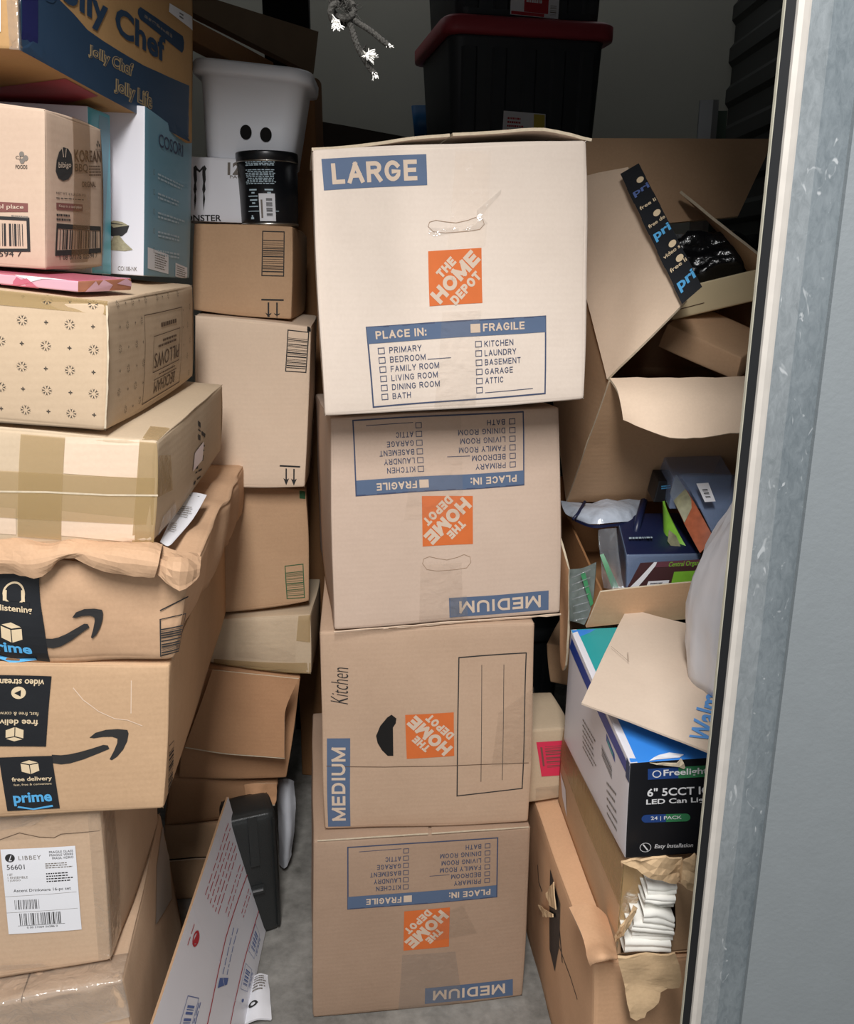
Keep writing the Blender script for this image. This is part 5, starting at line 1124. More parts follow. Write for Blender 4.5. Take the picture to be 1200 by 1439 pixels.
def vprint(a0, a1, b0, b1, n, m, seed):   # lines of print running along the board
    R = random.Random(seed)
    for i in range(n):
        x = a0 + (a1 - a0) * (i + .5) / n; y = b1 - R.uniform(0, .15) * (b1 - b0)
        while y > b0:
            l = R.uniform(.012, .04); f.rect(P, x - .003, max(b0, y - l), x + .003, y, m, .0001, 1); y -= l + .008
vprint(.10, .32, .68, .93, 6, 'ink_red', 1); vprint(.36, .44, .72, .95, 2, 'ink_red', 2); vprint(.55, .62, .80, .93, 2, 'ink_red', 3)
vprint(.50, .60, .52, .74, 2, 'ink_bluepost', 5); f.poly(P, [(.50, .46), (.60, .49), (.60, .52), (.50, .50)], 'ink_bluepost')
for a, b_ in ((.83, .80), (.83, .58), (.28, .34), (.62, .12)):
    f.border(P, .0012, 'ink_bluepost', a - .05, b_ - .08, a + .05, b_ + .07); f.bars(P, 9, 'ink_bluepost', 3, a - .03, b_ - .05, a + .03, b_ + .05, 'y')
    vprint(a + .055, a + .085, b_ - .05, b_ + .06, 2, 'ink_bluepost', 8)
for a, b_ in ((.16, .56), (.86, .30)): f.disc(P, a, b_, .013, 'ink_red', .0001, 18, .009); f.poly(P, [(a - .02, b_ - .02), (a + .03, b_ - .005), (a, b_ + .025)], 'ink_red'); vprint(a - .07, a - .05, b_ - .03, b_ + .03, 1, 'ink_red', 3)
f.disc(P, .84, .44, .006, 'ink_bluepost')
f.line(P, [(.0, .62), (.45, .56), (.62, .45), (1, .40)], .0012, 'white_label'); vprint(.42, .44, .05, .18, 1, 'ink_red', 6)
P.make('board_panel', t)
# paper packet on the floor
P = Part()
q = [(-0.3411,1.3703,0.006),(-0.3168,1.3756,0.006),(-0.2902,1.2723,0.006),(-0.3393,1.2598,0.006)]
g = [[V(q[0]), mid(q[0], q[1]) + V((0, 0, .006)), V(q[1])], [mid(q[0], q[3]) + V((0, 0, .002)), mid(mid(q[0], q[1]), mid(q[2], q[3])) + V((0, 0, .012)), mid(q[1], q[2]) + V((0, 0, .002))], [V(q[3]), mid(q[2], q[3]) + V((0, 0, .007)), V(q[2])]]
A, nm = sheet(P, g, .004, 'white_label', 6, .0015, 40, 4); f = GridFrame(A, nm, 1 if nm[3][3].z > 0 else -1); f.off = .0015 if nm[3][3].z > 0 else .0055
f.smallprint(P, 6, 'ink_grey', 4, .25, .55, .8, .92); f.disc(P, .35, .32, .006, 'ink_black', .0001, 16, .003)
tag(P.make('paper_packet'), 'small crumpled white printed packet on the floor beside the postal board', 'packet')

# ------------------------------------------------------------------ right pile
b = Box([(0.2557,1.017,0.001),(0.6144,1.0496,0.001),(0.1993,1.6345,0.001),(0.558,1.6671,0.001),(0.2437,1.0219,0.372),(0.602,1.0547,0.3832),(0.1875,1.6393,0.362),(0.5459,1.672,0.3732)], r=.008, bulge=.004, amp=.003, seed=50)
t = thing('cardboard_box', b.base(), 'long brown carton on the floor with scraped torn side, bottom of the right pile', 'box', 'cartons of the right pile')
P = Part(); b.body(P, 'kraft_long', 16)
f = Frame(b, 'L', [(0, 0), (1, 0), (1, 1), (0, 1)]); f.poly(P, [(0.581,0.8996),(0.6986,0.8692),(0.7033,0.6415),(0.6578,0.4247),(0.5875,0.4443),(0.5844,0.6607)], 'black_tape', .0004)
f.line(P, [(0.4238,0.72),(0.4441,0.6434),(0.4831,0.6448)], .004, 'ink_black'); f.line(P, [(0.7033,0.6415),(0.8114,0.646),(0.8696,0.627)], .0025, 'ink_black'); f.line(P, [(0.6845,0.7715),(0.7359,0.6125)], .005, 'ink_black')
P.make('carton_body', t)
P = Part(); torn(P, [V(b.face('L', x, y, .004)) for x, y in [(0.5655,0.7411),(0.6488,0.9179),(0.6835,0.8172),(0.618,0.7489)]], .002, 'kraft_raw', 3, .003, 60, 3); torn(P, [V(b.face('L', x, y, .004)) for x, y in [(0.4742,0.5467),(0.6519,0.7487),(0.6604,0.741),(0.5312,0.5594)]], .002, 'kraft_raw', 3, .003, 60, 5); P.make('torn_scrap', t)
P = Part(); g = [[(0.2156,1.08,0.4166),(0.2454,1.08,0.423),(0.2702,1.08,0.4036)], [(0.2243,1.02,0.4191),(0.248,1.015,0.4212),(0.2704,1.02,0.4066)], [(0.2285,0.985,0.4147),(0.2429,0.972,0.433),(0.2664,0.985,0.4171)], [(0.2305,0.983,0.4068),(0.2424,0.968,0.4284),(0.266,0.983,0.4166)]]
g = [[V(x) + V((0, 0, .004)) for x in r] for r in g]; sheet(P, g, .003, 'kraft_long', 5, .002, 40, 2, 'edge', ragged=.001); P.make('crushed_flap', t)

b = Box([(0.2774,1.0295,0.379),(0.6166,1.0522,0.3897),(0.2505,1.4233,0.3729),(0.59,1.4455,0.3836),(0.2781,1.0285,0.5431),(0.6169,1.0514,0.5449),(0.2552,1.4201,0.5407),(0.5927,1.4434,0.5437)], r=.005, bulge=.003, amp=.0015, seed=51, faces='BRLTD')
t = thing('cardboard_box', b.base(), 'tan taped carton ripped open at the front, white pads showing, under the black light box', 'box', 'cartons of the right pile')
P = Part(); b.body(P, 'kraft_orange', 12)
b2 = Box([(0.2774,1.0295,0.379),(0.6166,1.0522,0.3897),(0.2505,1.4233,0.3729),(0.59,1.4455,0.3836),(0.2781,1.0285,0.5431),(0.6169,1.0514,0.5449),(0.2552,1.4201,0.5407),(0.5927,1.4434,0.5437)], r=.005, bulge=.0, amp=.0)
outer = [(0, 0), (1, 0), (1, 1), (0, 1)]; hole = [(0.0197,0.0419),(0.1316,0.0594),(0.2459,0.0214),(0.2532,0.3023),(0.2348,0.597),(0.2341,0.763),(0.1719,0.7866),(0.111,0.7801),(0.0914,0.6487),(0.0674,0.5471),(0.0346,0.3401),(0.0159,0.2515)]
loops = [[V((x, y, 0)) for x, y in outer], [V((x, y, 0)) for x, y in hole]]; flat = outer + hole
P.add([b2.face('F', x, y) for x, y in flat], tessellate_polygon(loops), 'kraft_orange')
P.make('carton_body', t)
P = Part()
f = Frame(b, 'L', [(0, .0), (1, .0), (1, 1), (0, 1)], .001); f.rect(P, .0, .55, 1, 1, 'tape_tan', 0, 10)
f = Frame(b2, 'F', [(0, 0), (1, 0), (1, 1), (0, 1)], .0015); f.poly(P, [(-0.0038,-0.0003),(-0.0144,0.7973),(0.0035,0.9851),(0.1122,0.913),(0.111,0.7801),(0.0796,0.6354),(0.0346,0.3401),(0.0159,0.2515)], 'tape_tan'); f.poly(P, [(-0.0274,0.5393),(0.0217,0.7184),(0.0863,0.6194),(0.0475,0.4141)], 'tape_gloss', .001); P.make('brown_tape', t)
P = Part(); f = Frame(b, 'L', [(0.2012,0.1142),(0.0996,0.2047),(0.0241,0.4097),(0.151,0.3766)], .0015); f.full(P, 'white_label'); P.make('small_sticker', t)
P = Part()
for pts in ([(0.2674,1,0.5678),(0.2891,0.985,0.5841),(0.3209,0.98,0.5913),(0.345,0.985,0.5841),(0.3482,0.99,0.5504),(0.3401,0.99,0.5412),(0.3206,0.985,0.5499),(0.3027,0.985,0.5545),(0.2869,0.99,0.5619)],
            [(0.3467,0.985,0.5625),(0.3437,0.97,0.5935),(0.3535,0.965,0.6063),(0.3624,0.97,0.5968),(0.3653,0.975,0.5591),(0.3638,0.98,0.5378),(0.3537,0.98,0.5425),(0.3481,0.98,0.5516)],
            [(0.2642,1,0.4398),(0.2702,0.99,0.4706),(0.2805,0.985,0.4928),(0.2844,0.985,0.5081),(0.2906,0.985,0.5034),(0.2825,0.985,0.4774),(0.2735,0.99,0.4489),(0.2687,1,0.4313)]):
    torn(P, pts, .003, 'kraft_raw', 4, .006, 60, len(P.v) % 7)
P.make('torn_edge', t)
P = Part(); torn(P, [(0.2653,0.975,0.4326),(0.3045,0.975,0.4387),(0.344,0.975,0.4387),(0.3503,0.975,0.4217),(0.3566,0.975,0.3937),(0.3535,0.975,0.3826),(0.3388,0.975,0.3777),(0.3293,0.975,0.3715),(0.3263,0.975,0.3565),(0.3114,0.975,0.3403),(0.309,0.975,0.3302),(0.2973,0.975,0.3238),(0.2877,0.975,0.3302),(0.2833,0.975,0.3528),(0.2772,0.975,0.3851),(0.2719,0.975,0.4059)], .003, 'kraft_raw', 4, .006, 30, 4); P.make('hanging_flap', t)
# pads
PADS = [[(0.2797,1,0.4178),(0.314,1,0.4202),(0.3456,1,0.4178),(0.2792,1,0.4423),(0.3126,1,0.4398),(0.344,1,0.4374)],
        [(0.2897,1.005,0.4377),(0.3191,1.005,0.4365),(0.3486,1.005,0.4353),(0.2899,1.005,0.4499),(0.3182,1.005,0.4499),(0.3477,1.005,0.4475)],
        [(0.2853,1,0.4568),(0.3167,1,0.4532),(0.3481,1,0.4496),(0.2904,1,0.4713),(0.3156,1,0.4689),(0.3451,1,0.4629)],
        [(0.3024,1,0.4713),(0.3258,1,0.4665),(0.3472,1,0.4617),(0.3022,1,0.4881),(0.324,1,0.4905),(0.3449,1,0.4785)],
        [(0.3059,1.01,0.4843),(0.3269,1.01,0.4867),(0.3458,1.01,0.4891),(0.3059,1.01,0.4987),(0.326,1.01,0.4987),(0.347,1.01,0.4987)],
        [(0.3021,1,0.5047),(0.3233,1,0.5),(0.3438,1,0.5047),(0.3034,1,0.5142),(0.3222,1,0.5142),(0.3452,1,0.5118)],
        [(0.3067,1.005,0.5124),(0.3268,1.005,0.51),(0.3464,1.005,0.5148),(0.3056,1.005,0.5289),(0.3256,1.005,0.5266),(0.3473,1.005,0.5289)]]
padlab = ['bottom', 'second', 'third', 'fourth', 'fifth', 'sixth', 'topmost']
for k, q in enumerate(PADS):
    P = Part(); q = [V(x) for x in q]
    front = [mid(q[i], q[i + 3]) + V((0, -.004, 0)) for i in range(3)]
    g = [[x + V((0, .14, .0)) for x in q[3:]], [x + V((0, .01, .0)) for x in q[3:]], front, [x + V((0, .01, 0)) for x in q[:3]], [x + V((0, .14, 0)) for x in q[:3]]]
    sheet(P, g, .002, 'pads', 6, .0014, 50, k)
    tag(P.make('folded_pad'), 'white folded pad in the ripped tan carton, %s of its stack' % (padlab[k] if k in (0, 6) else padlab[k] + ' from the bottom'), 'pad', 'white pads in the ripped carton')
# light fixture box
b = Box([(0.2748,1.01,0.5635),(0.6135,1.0378,0.5718),(0.2428,1.3512,0.5472),(0.5828,1.3802,0.5925),(0.2684,0.9966,0.7221),(0.6085,1.0247,0.7313),(0.2447,1.3443,0.7612),(0.5827,1.3709,0.7655)], r=.0025, bulge=.001, amp=.001, seed=52)
t = thing('product_box', b.base(), 'black-fronted LED can light box with white side and blue top, under the paper bag', 'box')
P = Part(); b.body(P, 'white_box', 12, {'F': 'black_card', 'T': 'sky_print'})
f = Frame(b, 'T', [(0, .0), (1, .0), (1, 1), (0, 1)]); f.rect(P, 0, .45, 1, 1, 'teal_print', 0, 8); f.rect(P, 0, 0, .03, 1, 'white_box', .0002, 8)
f = Frame(b, 'L', [(0, 0), (1, 0), (1, 1), (0, 1)]); f.rect(P, .0, .84, .96, .955, 'royal', 0, 10); f.rect(P, .96, .80, 1, .99, 'ink_navy', .0001, 2)
f2 = Frame(b, 'L', [(0.6249,0.6681),(0.8402,0.6562),(0.8622,0.3634),(0.6451,0.4508)]); f2.bars(P, 9, 'ink_black', 4, .05, .1, .75, .55, 'y')
f2 = Frame(b, 'L', [(0.6943,0.7613),(0.8246,0.725),(0.8093,0.7867),(0.6888,0.8225)]); f2.full(P, 'royal'); f2.rect(P, .15, .2, .85, .7, 'teal_print', .0003, 2)
f2 = Frame(b, 'L', [(0.3335,0.2182),(0.6195,0.2397),(0.5781,0.6765),(0.2867,0.6077)]); f2.smallprint(P, 6, 'ink_grey', 6, .1, .1, .9, .8, .3); f2 = Frame(b, 'L', [(0.7442,0.0425),(0.9424,0.0372),(0.9056,0.5776),(0.7094,0.4668)]); f2.smallprint(P, 5, 'ink_grey', 7, .1, .1, .9, .9, .3)
f = Frame(b, 'F', [(0.0749,0.8214),(0.3218,0.8127),(0.3175,0.9289),(0.0722,0.9299)]); f.rect(P, 0, 0, .5, 1, 'pill_blue', 0, 3); f.rect(P, .5, 0, 1.3, 1, 'pill_green', 0, 3)
f.disc(P, .145, .5, .0062, 'white_ink', .0003, 16, .0046); f.text(P, 'Freelight', .255, .12, .98, .85, 'white_ink', .02, .0004)
f = Frame(b, 'F', [(0.0743,0.5501),(0.3088,0.5393),(0.3014,0.7399),(0.0709,0.7495)]); f.text(P, '6" 5CCT IC', .015, .50, 1.12, .92, 'white_ink', .02, .0003); f.text(P, 'LED Can Lights', 0, .02, 1.24, .36, 'white_ink', .02, .0003)
f = Frame(b, 'F', [(0.0683,0.3789),(0.2534,0.362),(0.2506,0.4456),(0.0663,0.462)]); f.rect(P, .06, 0, .5, 1, 'pill_blue', 0, 3); f.rect(P, .5, 0, .94, 1, 'pill_green', 0, 3); f.disc(P, .06, .5, f.h / 2, 'pill_blue'); f.disc(P, .94, .5, f.h / 2, 'pill_green'); f.text(P, '24 | PACK', .16, .22, .85, .78, 'white_ink', .01, .0004)
f = Frame(b, 'F', [(0.0555,0.0435),(0.2919,0.0195),(0.2869,0.1604),(0.0523,0.1837)]); f.disc(P, .12, .5, .0082, 'white_ink', .0003, 20, .0074); f.line(P, [(.085, .7), (.155, .3)], .002, 'white_ink', .0003); f.text(P, 'Easy Installation', .28, .3, .97, .72, 'white_ink', .01, .0003, shear=.25)
P.make('box_body', t)
P = Part(); torn(P, [V(b.face('F', x, y, .002)) for x, y in [(0.0763,0.9934),(0.1844,0.9813),(0.2033,1.0135),(0.2232,0.9242),(0.2151,0.9114),(0.1912,0.9443),(0.1279,0.97)]], .0015, 'edge', 3, .003, 90, 2)
torn(P, [V(b.face('T', x, y, .002)) for x, y in [(0.0776,0.0044),(0.201,0.0082),(0.2206,0.0231),(0.1683,0.0371),(0.1227,0.0291)]], .001, 'white_label', 3, .002, 90, 5); P.make('torn_edge', t)
# flattened paper bag on the light box
P = Part()
c0, c1, c2, c3 = V((0.3451,1.3719,0.785)), V((0.5148,1.2371,0.79)), V((0.4451,0.8983,0.752)), V((0.2174,1.0828,0.762))
g = [[c0.lerp(c1, i / 4) for i in range(5)], [c0.lerp(c3, .4).lerp(c1.lerp(c2, .4), i / 4) + V((0, 0, .004)) for i in range(5)], [c0.lerp(c3, .75).lerp(c1.lerp(c2, .75), i / 4) + V((0, 0, .002)) for i in range(5)], [c3.lerp(c2, i / 4) for i in range(5)]]
t = thing('paper_bag', (c0 + c1 + c2 + c3) / 4 - V((0, 0, .004)), 'flattened kraft paper bag with blue lettering, lying on the light fixture box', 'bag')
A, nm = sheet(P, g, .003, 'bag_paper', 5, .0016, 14, 3)
gf = GridFrame(A, nm, 1 if nm[8][8].z > 0 else -1)
class SubFrame(Frame):
    def __init__(s, f, q):
        s.off = 0; Q_ = [Vector((*x, 0)) for x in q]
        def fn(a, b_, o):
            t_ = Q_[0].lerp(Q_[1], a).lerp(Q_[3].lerp(Q_[2], a), b_); return f.p(t_.x, t_.y, o)
        s.fn = fn; s.w = (fn(1, .5, 0) - fn(0, .5, 0)).length; s.h = (fn(.5, 1, 0) - fn(.5, 0, 0)).length
gf.off = .001 if nm[8][8].z > 0 else .004
f = SubFrame(gf, [(0.641, 0.091), (0.744, 0.667), (0.613, 0.666), (0.536, 0.075)]); f.text(P, 'Walmart', 0, 0, 1, 1, 'wal_blue', .025)
P.make('bag_panel', t)
P = Part(); f = Frame([(0.2847,1.1983,0.778),(0.3036,1.1714,0.778),(0.3087,1.2037,0.779),(0.2905,1.243,0.78)], off=.006); f.line(P, [(0, .6), (1, .1)], .001, 'ink_brown'); f.line(P, [(.95, .1), (1.0, 1)], .001, 'ink_brown'); P.make('crease_mark', t)
# white plastic bag
m, nt, bs = newmat('white_bag_film'); bs.inputs['Base Color'].default_value = (*lin((214, 216, 222)), 1); bs.inputs['Roughness'].default_value = .32; bs.inputs['Subsurface Weight'].default_value = .25; bs.inputs['Subsurface Radius'].default_value = (.02, .02, .02); bs.inputs['Subsurface Scale'].default_value = .5
M['bag_white'] = m
P = Part(); cb = V((0.4778,1.12,0.8844)); NU, NV = 56, 40; vs = []
for j in range(NV + 1):
    ph = math.pi * j / NV
    for i in range(NU):
        th = 2 * math.pi * i / NU
        d = V((math.sin(ph) * math.cos(th), math.sin(ph) * math.sin(th), math.cos(ph)))
        taper = 1 - .5 * max(0, d.z) ** 2.2 + .05 * max(0, -d.z)
        rr = V((+.098 * taper, .115 * taper, .25)); q = V((d.x * rr.x, d.y * rr.y, d.z * rr.z))
        s_ = noise.noise(V((math.cos(th), math.sin(th), d.z * 1.4))) * .010 + .009 * noise.noise(V((math.cos(th) * 5, math.sin(th) * 5, d.z * 1.6))) + .004 * (1 - abs(noise.noise(d * 7)) * 2)
        vs.append(cb + q + d * s_ + V((.02 * max(0, d.z), 0, 0)))
zmin = .775
vs = [V((v.x, v.y, max(v.z, zmin + .0 + .004 * noise.noise(v * 20)))) for v in vs]
P.add(vs, [(j * NU + i, j * NU + (i + 1) % NU, (j + 1) * NU + (i + 1) % NU, (j + 1) * NU + i) for j in range(NV) for i in range(NU)], m, True)
tag(P.make('plastic_bag'), 'bulging white plastic bag squeezed against the steel door jamb', 'bag')

# small open box of packages
t = thing('open_box', (0.3525,1.4,0.7491), 'small open carton full of packages, above the light fixture box', 'box', 'cartons of the right pile')
P = Part()
yf = 1.36
sheet(P, [[(0.2906,1.345,0.8321),(0.3655,1.35,0.8391),(0.4468,1.355,0.8449),(0.5298,1.36,0.8494)], [(0.2818,1.352,0.7971),(0.357,1.355,0.805),(0.4466,1.36,0.8082),(0.528,1.36,0.8185)], [(0.273,1.36,0.761),(0.3544,1.36,0.7702),(0.4484,1.365,0.7747),(0.5306,1.365,0.7852)]], .004, 'kraft_mid', 4, .001, 15, 2, 'edge'); P.make('front_wall', t)
P = Part(); lw = [V((0.273,1.36,0.761)), V((0.2889,1.72,0.7282)), V((0.2835,1.74,0.888)), V((0.2905,1.345,0.8346))]
lw[1].x = lw[0].x + .01; lw[2].x = lw[0].x + .004
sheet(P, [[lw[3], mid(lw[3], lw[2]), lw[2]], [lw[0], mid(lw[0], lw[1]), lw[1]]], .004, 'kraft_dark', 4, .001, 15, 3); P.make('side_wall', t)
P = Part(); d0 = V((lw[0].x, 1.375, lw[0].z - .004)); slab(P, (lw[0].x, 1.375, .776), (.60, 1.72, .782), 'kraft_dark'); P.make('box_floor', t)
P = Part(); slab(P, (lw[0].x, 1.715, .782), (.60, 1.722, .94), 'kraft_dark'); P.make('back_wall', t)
P = Part(); sheet(P, [[(0.2363,1.44,0.9001),(0.2445,1.42,0.8697),(0.2502,1.41,0.8469)], [(0.239,1.44,0.8362),(0.2462,1.42,0.8032),(0.2514,1.4,0.7842)], [(0.2433,1.43,0.7306),(0.2492,1.42,0.7072),(0.2528,1.4,0.7259)], [(0.2476,1.43,0.6603),(0.2505,1.42,0.6481),(0.2534,1.41,0.6629)]], .004, 'kraft_warm', 4, .002, 20, 5, 'edge'); P.make('hanging_flap', t)

# packages inside
def cuboid(P, ftl, ftr, fbl, depth, mats, r=.002, seed=0, n=6):
    ftl, ftr, fbl, depth = map(V, (ftl, ftr, fbl, depth)); fbr = ftr + (fbl - ftl)
    c8 = [fbl, fbr, fbl + depth, fbr + depth, ftl, ftr, ftl + depth, ftr + depth]
    b = Box(c8, r=r, bulge=0, amp=0, seed=seed); b.body(P, mats[0], n, mats[1] if len(mats) > 1 else {}); return b
t = thing('plastic_box', (0.4103,1.4,0.8175), 'clear plastic tub with maroon and green paper band in the small open carton', 'package', 'packages in the small open carton')
P = Part(); bq = cuboid(P, (0.3443,1.4,0.8778), (0.4812,1.42,0.8737), (0.3503,1.4,0.7842), (.01, .14, .035), ['blue_film', {'T': 'navy_plain'}], .005); P.make('tub_shell', t)
P = Part(); q = [(0.3425,1.385,0.814),(0.4751,1.4,0.8162),(0.4742,1.4,0.8687),(0.366,1.385,0.8674)]; f = Frame(q, off=0); f.full(P, 'maroon_card'); f.poly(P, [(0, 0), (.22, 1), (.27, 1), (.27, .88), (.12, .0)], 'white_label', .0006); f.rect(P, .60, .0, .97, .62, 'lime', .0006, 3); f.poly(P, [(.24, .82), (.26, 1), (1, 1), (1, .78)], plain('plum_card', (104, 62, 72), .4), .0005); f.text(P, 'Central Organic', .48, .76, 1.02, .98, 'lime', .01, .001); f.rect(P, .26, .06, .56, .34, 'white_label', .0008, 2); f.smallprint(P, 2, 'ink_black', 3, .3, .12, .52, .3, o=.0012); P.make('paper_band', t)
P = Part(); f = Frame([(0.3555,1.43,0.8862),(0.4104,1.43,0.8888),(0.4161,1.46,0.8845),(0.3626,1.46,0.8831)], off=.008); f.smallprint(P, 1, 'pale_ink', 3); P.make('top_print', t)
P = Part(); bq = cuboid(P, (0.4352,1.47,1.0014), (0.5409,1.47,1.0014), (0.4325,1.47,0.9387), (.0, .10, .03), ['blue_film'], .003); bq2 = Frame([(0.4924,1.4,0.9126),(0.4765,1.4,0.9126),(0.4322,1.46,0.9883),(0.4402,1.46,0.9986)], off=0)
g = [[(0.4434,1.5,0.9863),(0.4514,1.47,0.9728),(0.4908,1.4,0.8894)], [(0.4435,1.5,0.9517),(0.4574,1.46,0.9098),(0.477,1.4,0.8791)]]
sheet(P, [[(0.4505,1.5,0.9942),(0.4707,1.45,0.9573),(0.4943,1.4,0.9049)], [(0.44,1.49,0.9624),(0.4547,1.445,0.9209),(0.4704,1.395,0.8808)]], .003, 'ginger', 4); sheet(P, [[(0.4499,1.498,0.9947),(0.4615,1.47,0.9728),(0.4709,1.45,0.9547)], [(0.4394,1.488,0.9629),(0.4445,1.46,0.9441),(0.4541,1.443,0.9215)]], .0035, 'foodgreen', 3)
f = Frame([(0.4794,1.43,0.9576),(0.4979,1.43,0.9588),(0.491,1.455,0.9857),(0.4699,1.455,0.9844)], off=.012)
sheet(P, [[(0.4555,1.5,0.9956),(0.5133,1.5,0.9956),(0.565,1.5,0.9916)], [(0.4731,1.45,0.9586),(0.5194,1.45,0.9586),(0.5632,1.45,0.9586)], [(0.4942,1.4,0.9062),(0.5321,1.4,0.9062),(0.5627,1.4,0.9062)]], .003, 'blue_film', 3); f.full(P, 'white_label'); f.bars(P, 6, 'ink_black', 3, .25, .2, .7, .75, 'y', .0005)
tag(P.make('plastic_box'), 'tilted blue-tinted plastic food box with rust-brown picture side, beside the white bag', 'package', 'packages in the small open carton')
P = Part(); sheet(P, [[(0.4323,1.5,0.9464),(0.4361,1.48,0.9279),(0.4622,1.44,0.8736)], [(0.4373,1.5,0.8977),(0.4345,1.47,0.8799),(0.4523,1.44,0.871)]], .004, 'lime', 4); torn(P, [(0.425,1.438,0.8902),(0.426,1.438,0.9099),(0.4393,1.438,0.9007),(0.4514,1.438,0.8743),(0.439,1.438,0.8716)], .001, 'foodgreen', 1, 0); tag(P.make('green_packet'), 'lime green packet leaning at the left of the blue-tinted food box', 'package', 'packages in the small open carton')
P = Part(); bq = cuboid(P, (0.4192,1.5,0.9837), (0.4501,1.5,0.9837), (0.4118,1.5,0.9437), (.0, .05, .01), ['black_card'], .002); f = Frame([(0.4234,1.497,0.9685),(0.4451,1.497,0.9712),(0.4444,1.497,0.9791),(0.4228,1.497,0.9765)], off=.001); f.smallprint(P, 2, 'tape_blue', 3); tag(P.make('black_packet'), 'small black carton with bright blue print behind the lime green packet', 'package', 'packages in the small open carton')
P = Part(); g = [[(0.2596,1.6,0.9181),(0.3002,1.58,0.9192),(0.3545,1.58,0.9249),(0.4119,1.58,0.922)], [(0.2636,1.56,0.9051),(0.3028,1.52,0.9192),(0.3486,1.52,0.9247),(0.395,1.54,0.9108)], [(0.278,1.54,0.9024),(0.3026,1.5,0.9018),(0.3416,1.5,0.9045),(0.3803,1.52,0.9014)]]
sheet(P, g, .002, plain('crinkled_clear_bag', (176, 184, 196), .15, spec=.7, bump=.8, bscale=45, var=.25, scale=40), 6, .006, 30, 5); sheet(P, [[V(x) + V((0, -.003, 0)) for x in g[2]], [V(x) + V((0, -.003, -.005)) for x in g[2]]], .002, 'navy_plain', 6, .001)
tube(P, [(0.2989,1.56,0.9289),(0.2811,1.53,0.9136),(0.2705,1.52,0.9055)], .003, 'navy_plain'); tube(P, [(0.4079,1.55,0.9329),(0.3905,1.51,0.9111),(0.3783,1.48,0.8903)], .007, 'navy_plain')
tag(P.make('plastic_pouch'), 'crinkled clear plastic pouch with navy edging under the big open box', 'package', 'packages in the small open carton')
P = Part(); sheet(P, [[(0.3057,1.45,0.9062),(0.316,1.44,0.9119),(0.3312,1.43,0.9162)], [(0.3062,1.43,0.873),(0.3167,1.41,0.86),(0.3338,1.39,0.854)], [(0.3084,1.4,0.8162),(0.3201,1.385,0.8193),(0.341,1.38,0.8212)]], .002, 'clear_plastic', 5, .004, 30, 6); sheet(P, [[(0.3032,1.42,0.8697),(0.3093,1.42,0.8724)], [(0.3211,1.39,0.82),(0.3322,1.385,0.8219)]], .002, 'pill_green', 4, .001); tag(P.make('clear_wrapper'), 'crumpled clear wrapper with a green streak left of the maroon-banded tub', 'package', 'packages in the small open carton')
P = Part()
g = [[(0.2484,1.4,0.8504),(0.2698,1.39,0.8566),(0.2893,1.38,0.8705)], [(0.2481,1.385,0.8035),(0.2638,1.375,0.8009),(0.2842,1.365,0.7983)], [(0.2504,1.38,0.763),(0.261,1.37,0.7646),(0.272,1.362,0.7627)]]
A, nm = sheet(P, g, .003, plain('grey_ribbed_blister', (96, 104, 100), .2, spec=.7, var=.4, scale=90), 6, .002, 60, 2)
for k in range(7): tube(P, [mid((0.2462,1.37,0.8457), (0.2517,1.36,0.7715), k / 6), mid((0.2772,1.365,0.8629), (0.2748,1.355,0.7789), k / 6)], .0012, 'clear_plastic', 5)
sheet(P, [[(0.262,1.372,0.8527),(0.2688,1.37,0.856)], [(0.2796,1.36,0.7977),(0.2838,1.358,0.8038)]], .001, 'pill_green', 3); tag(P.make('blister_pack'), 'ribbed clear blister pack poking out of the left corner of the small open carton', 'package', 'packages in the small open carton')

# big open box tipped forward
a = math.radians(36); rim = V((0, math.cos(a), math.sin(a))); dn = V((0, math.sin(a), -math.cos(a)))
FL = V((0.3016,1.42,1.1753)); FR = FL + V((.335, .03, .0)); BLr = FL + rim * .42 + V((-.02, 0, 0)); BRr = FR + rim * .40 + V((-.03, 0, 0))
FLb = V((0.2705,1.6,0.9209)); FRb = FLb + V((.36, .02, 0)); BLb = FLb + rim * .38 + V((0, 0, 0)); BRb = FRb + rim * .38
t = thing('open_box', FLb, 'big open shipping box tipped forward with raised flaps and black printed tape', 'box', 'cartons of the right pile')
def panel(name, q, m, th=.005, k=5, amp=.0015, seed=0, bow=0):
    P = Part(); q = [V(x) for x in q]; n = (q[1] - q[0]).cross(q[3] - q[0]).normalized()
    g = [[q[0].lerp(q[1], i / 3).lerp(q[3].lerp(q[2], i / 3), j / 3) + n * bow * (math.sin(math.pi * i / 3) * math.sin(math.pi * j / 3)) for i in range(4)] for j in range(4)]
    A, nm = sheet(P, g, th, m, k, amp, 10, seed, 'edge'); return P, A, nm
P, A, nm = panel('front_wall', [FL, FR, FRb, FLb], 'kraft_mid')
f = Frame([V(x) + V((0, -.004, 0)) for x in (FLb, FRb, FR, FL)], off=.001)
pts = [(.20, .50), (.30, .36), (.45, .27), (.62, .24), (.80, .28), (.95, .36)]; 
PP = [(0.3481,1.455,1.0892),(0.3692,1.455,1.0681),(0.4013,1.455,1.0505),(0.4328,1.455,1.0417),(0.4702,1.455,1.0379),(0.5071,1.455,1.0405),(0.5336,1.455,1.048),(0.5376,1.455,1.0581),(0.5057,1.455,1.0556),(0.4688,1.455,1.0543),(0.4314,1.455,1.0593),(0.3999,1.455,1.0693),(0.3743,1.455,1.083),(0.3552,1.455,1.0942)]
sm = []
n_ = (FR - FL).cross(FLb - FL).normalized()
for x in PP:
    o_ = V((0, 0, 1.35)); d_ = V(x) - o_; k_ = (FL - o_).dot(n_) / d_.dot(n_); q_ = o_ + d_ * k_; sm.append(q_ + (o_ - q_).normalized() * .004)
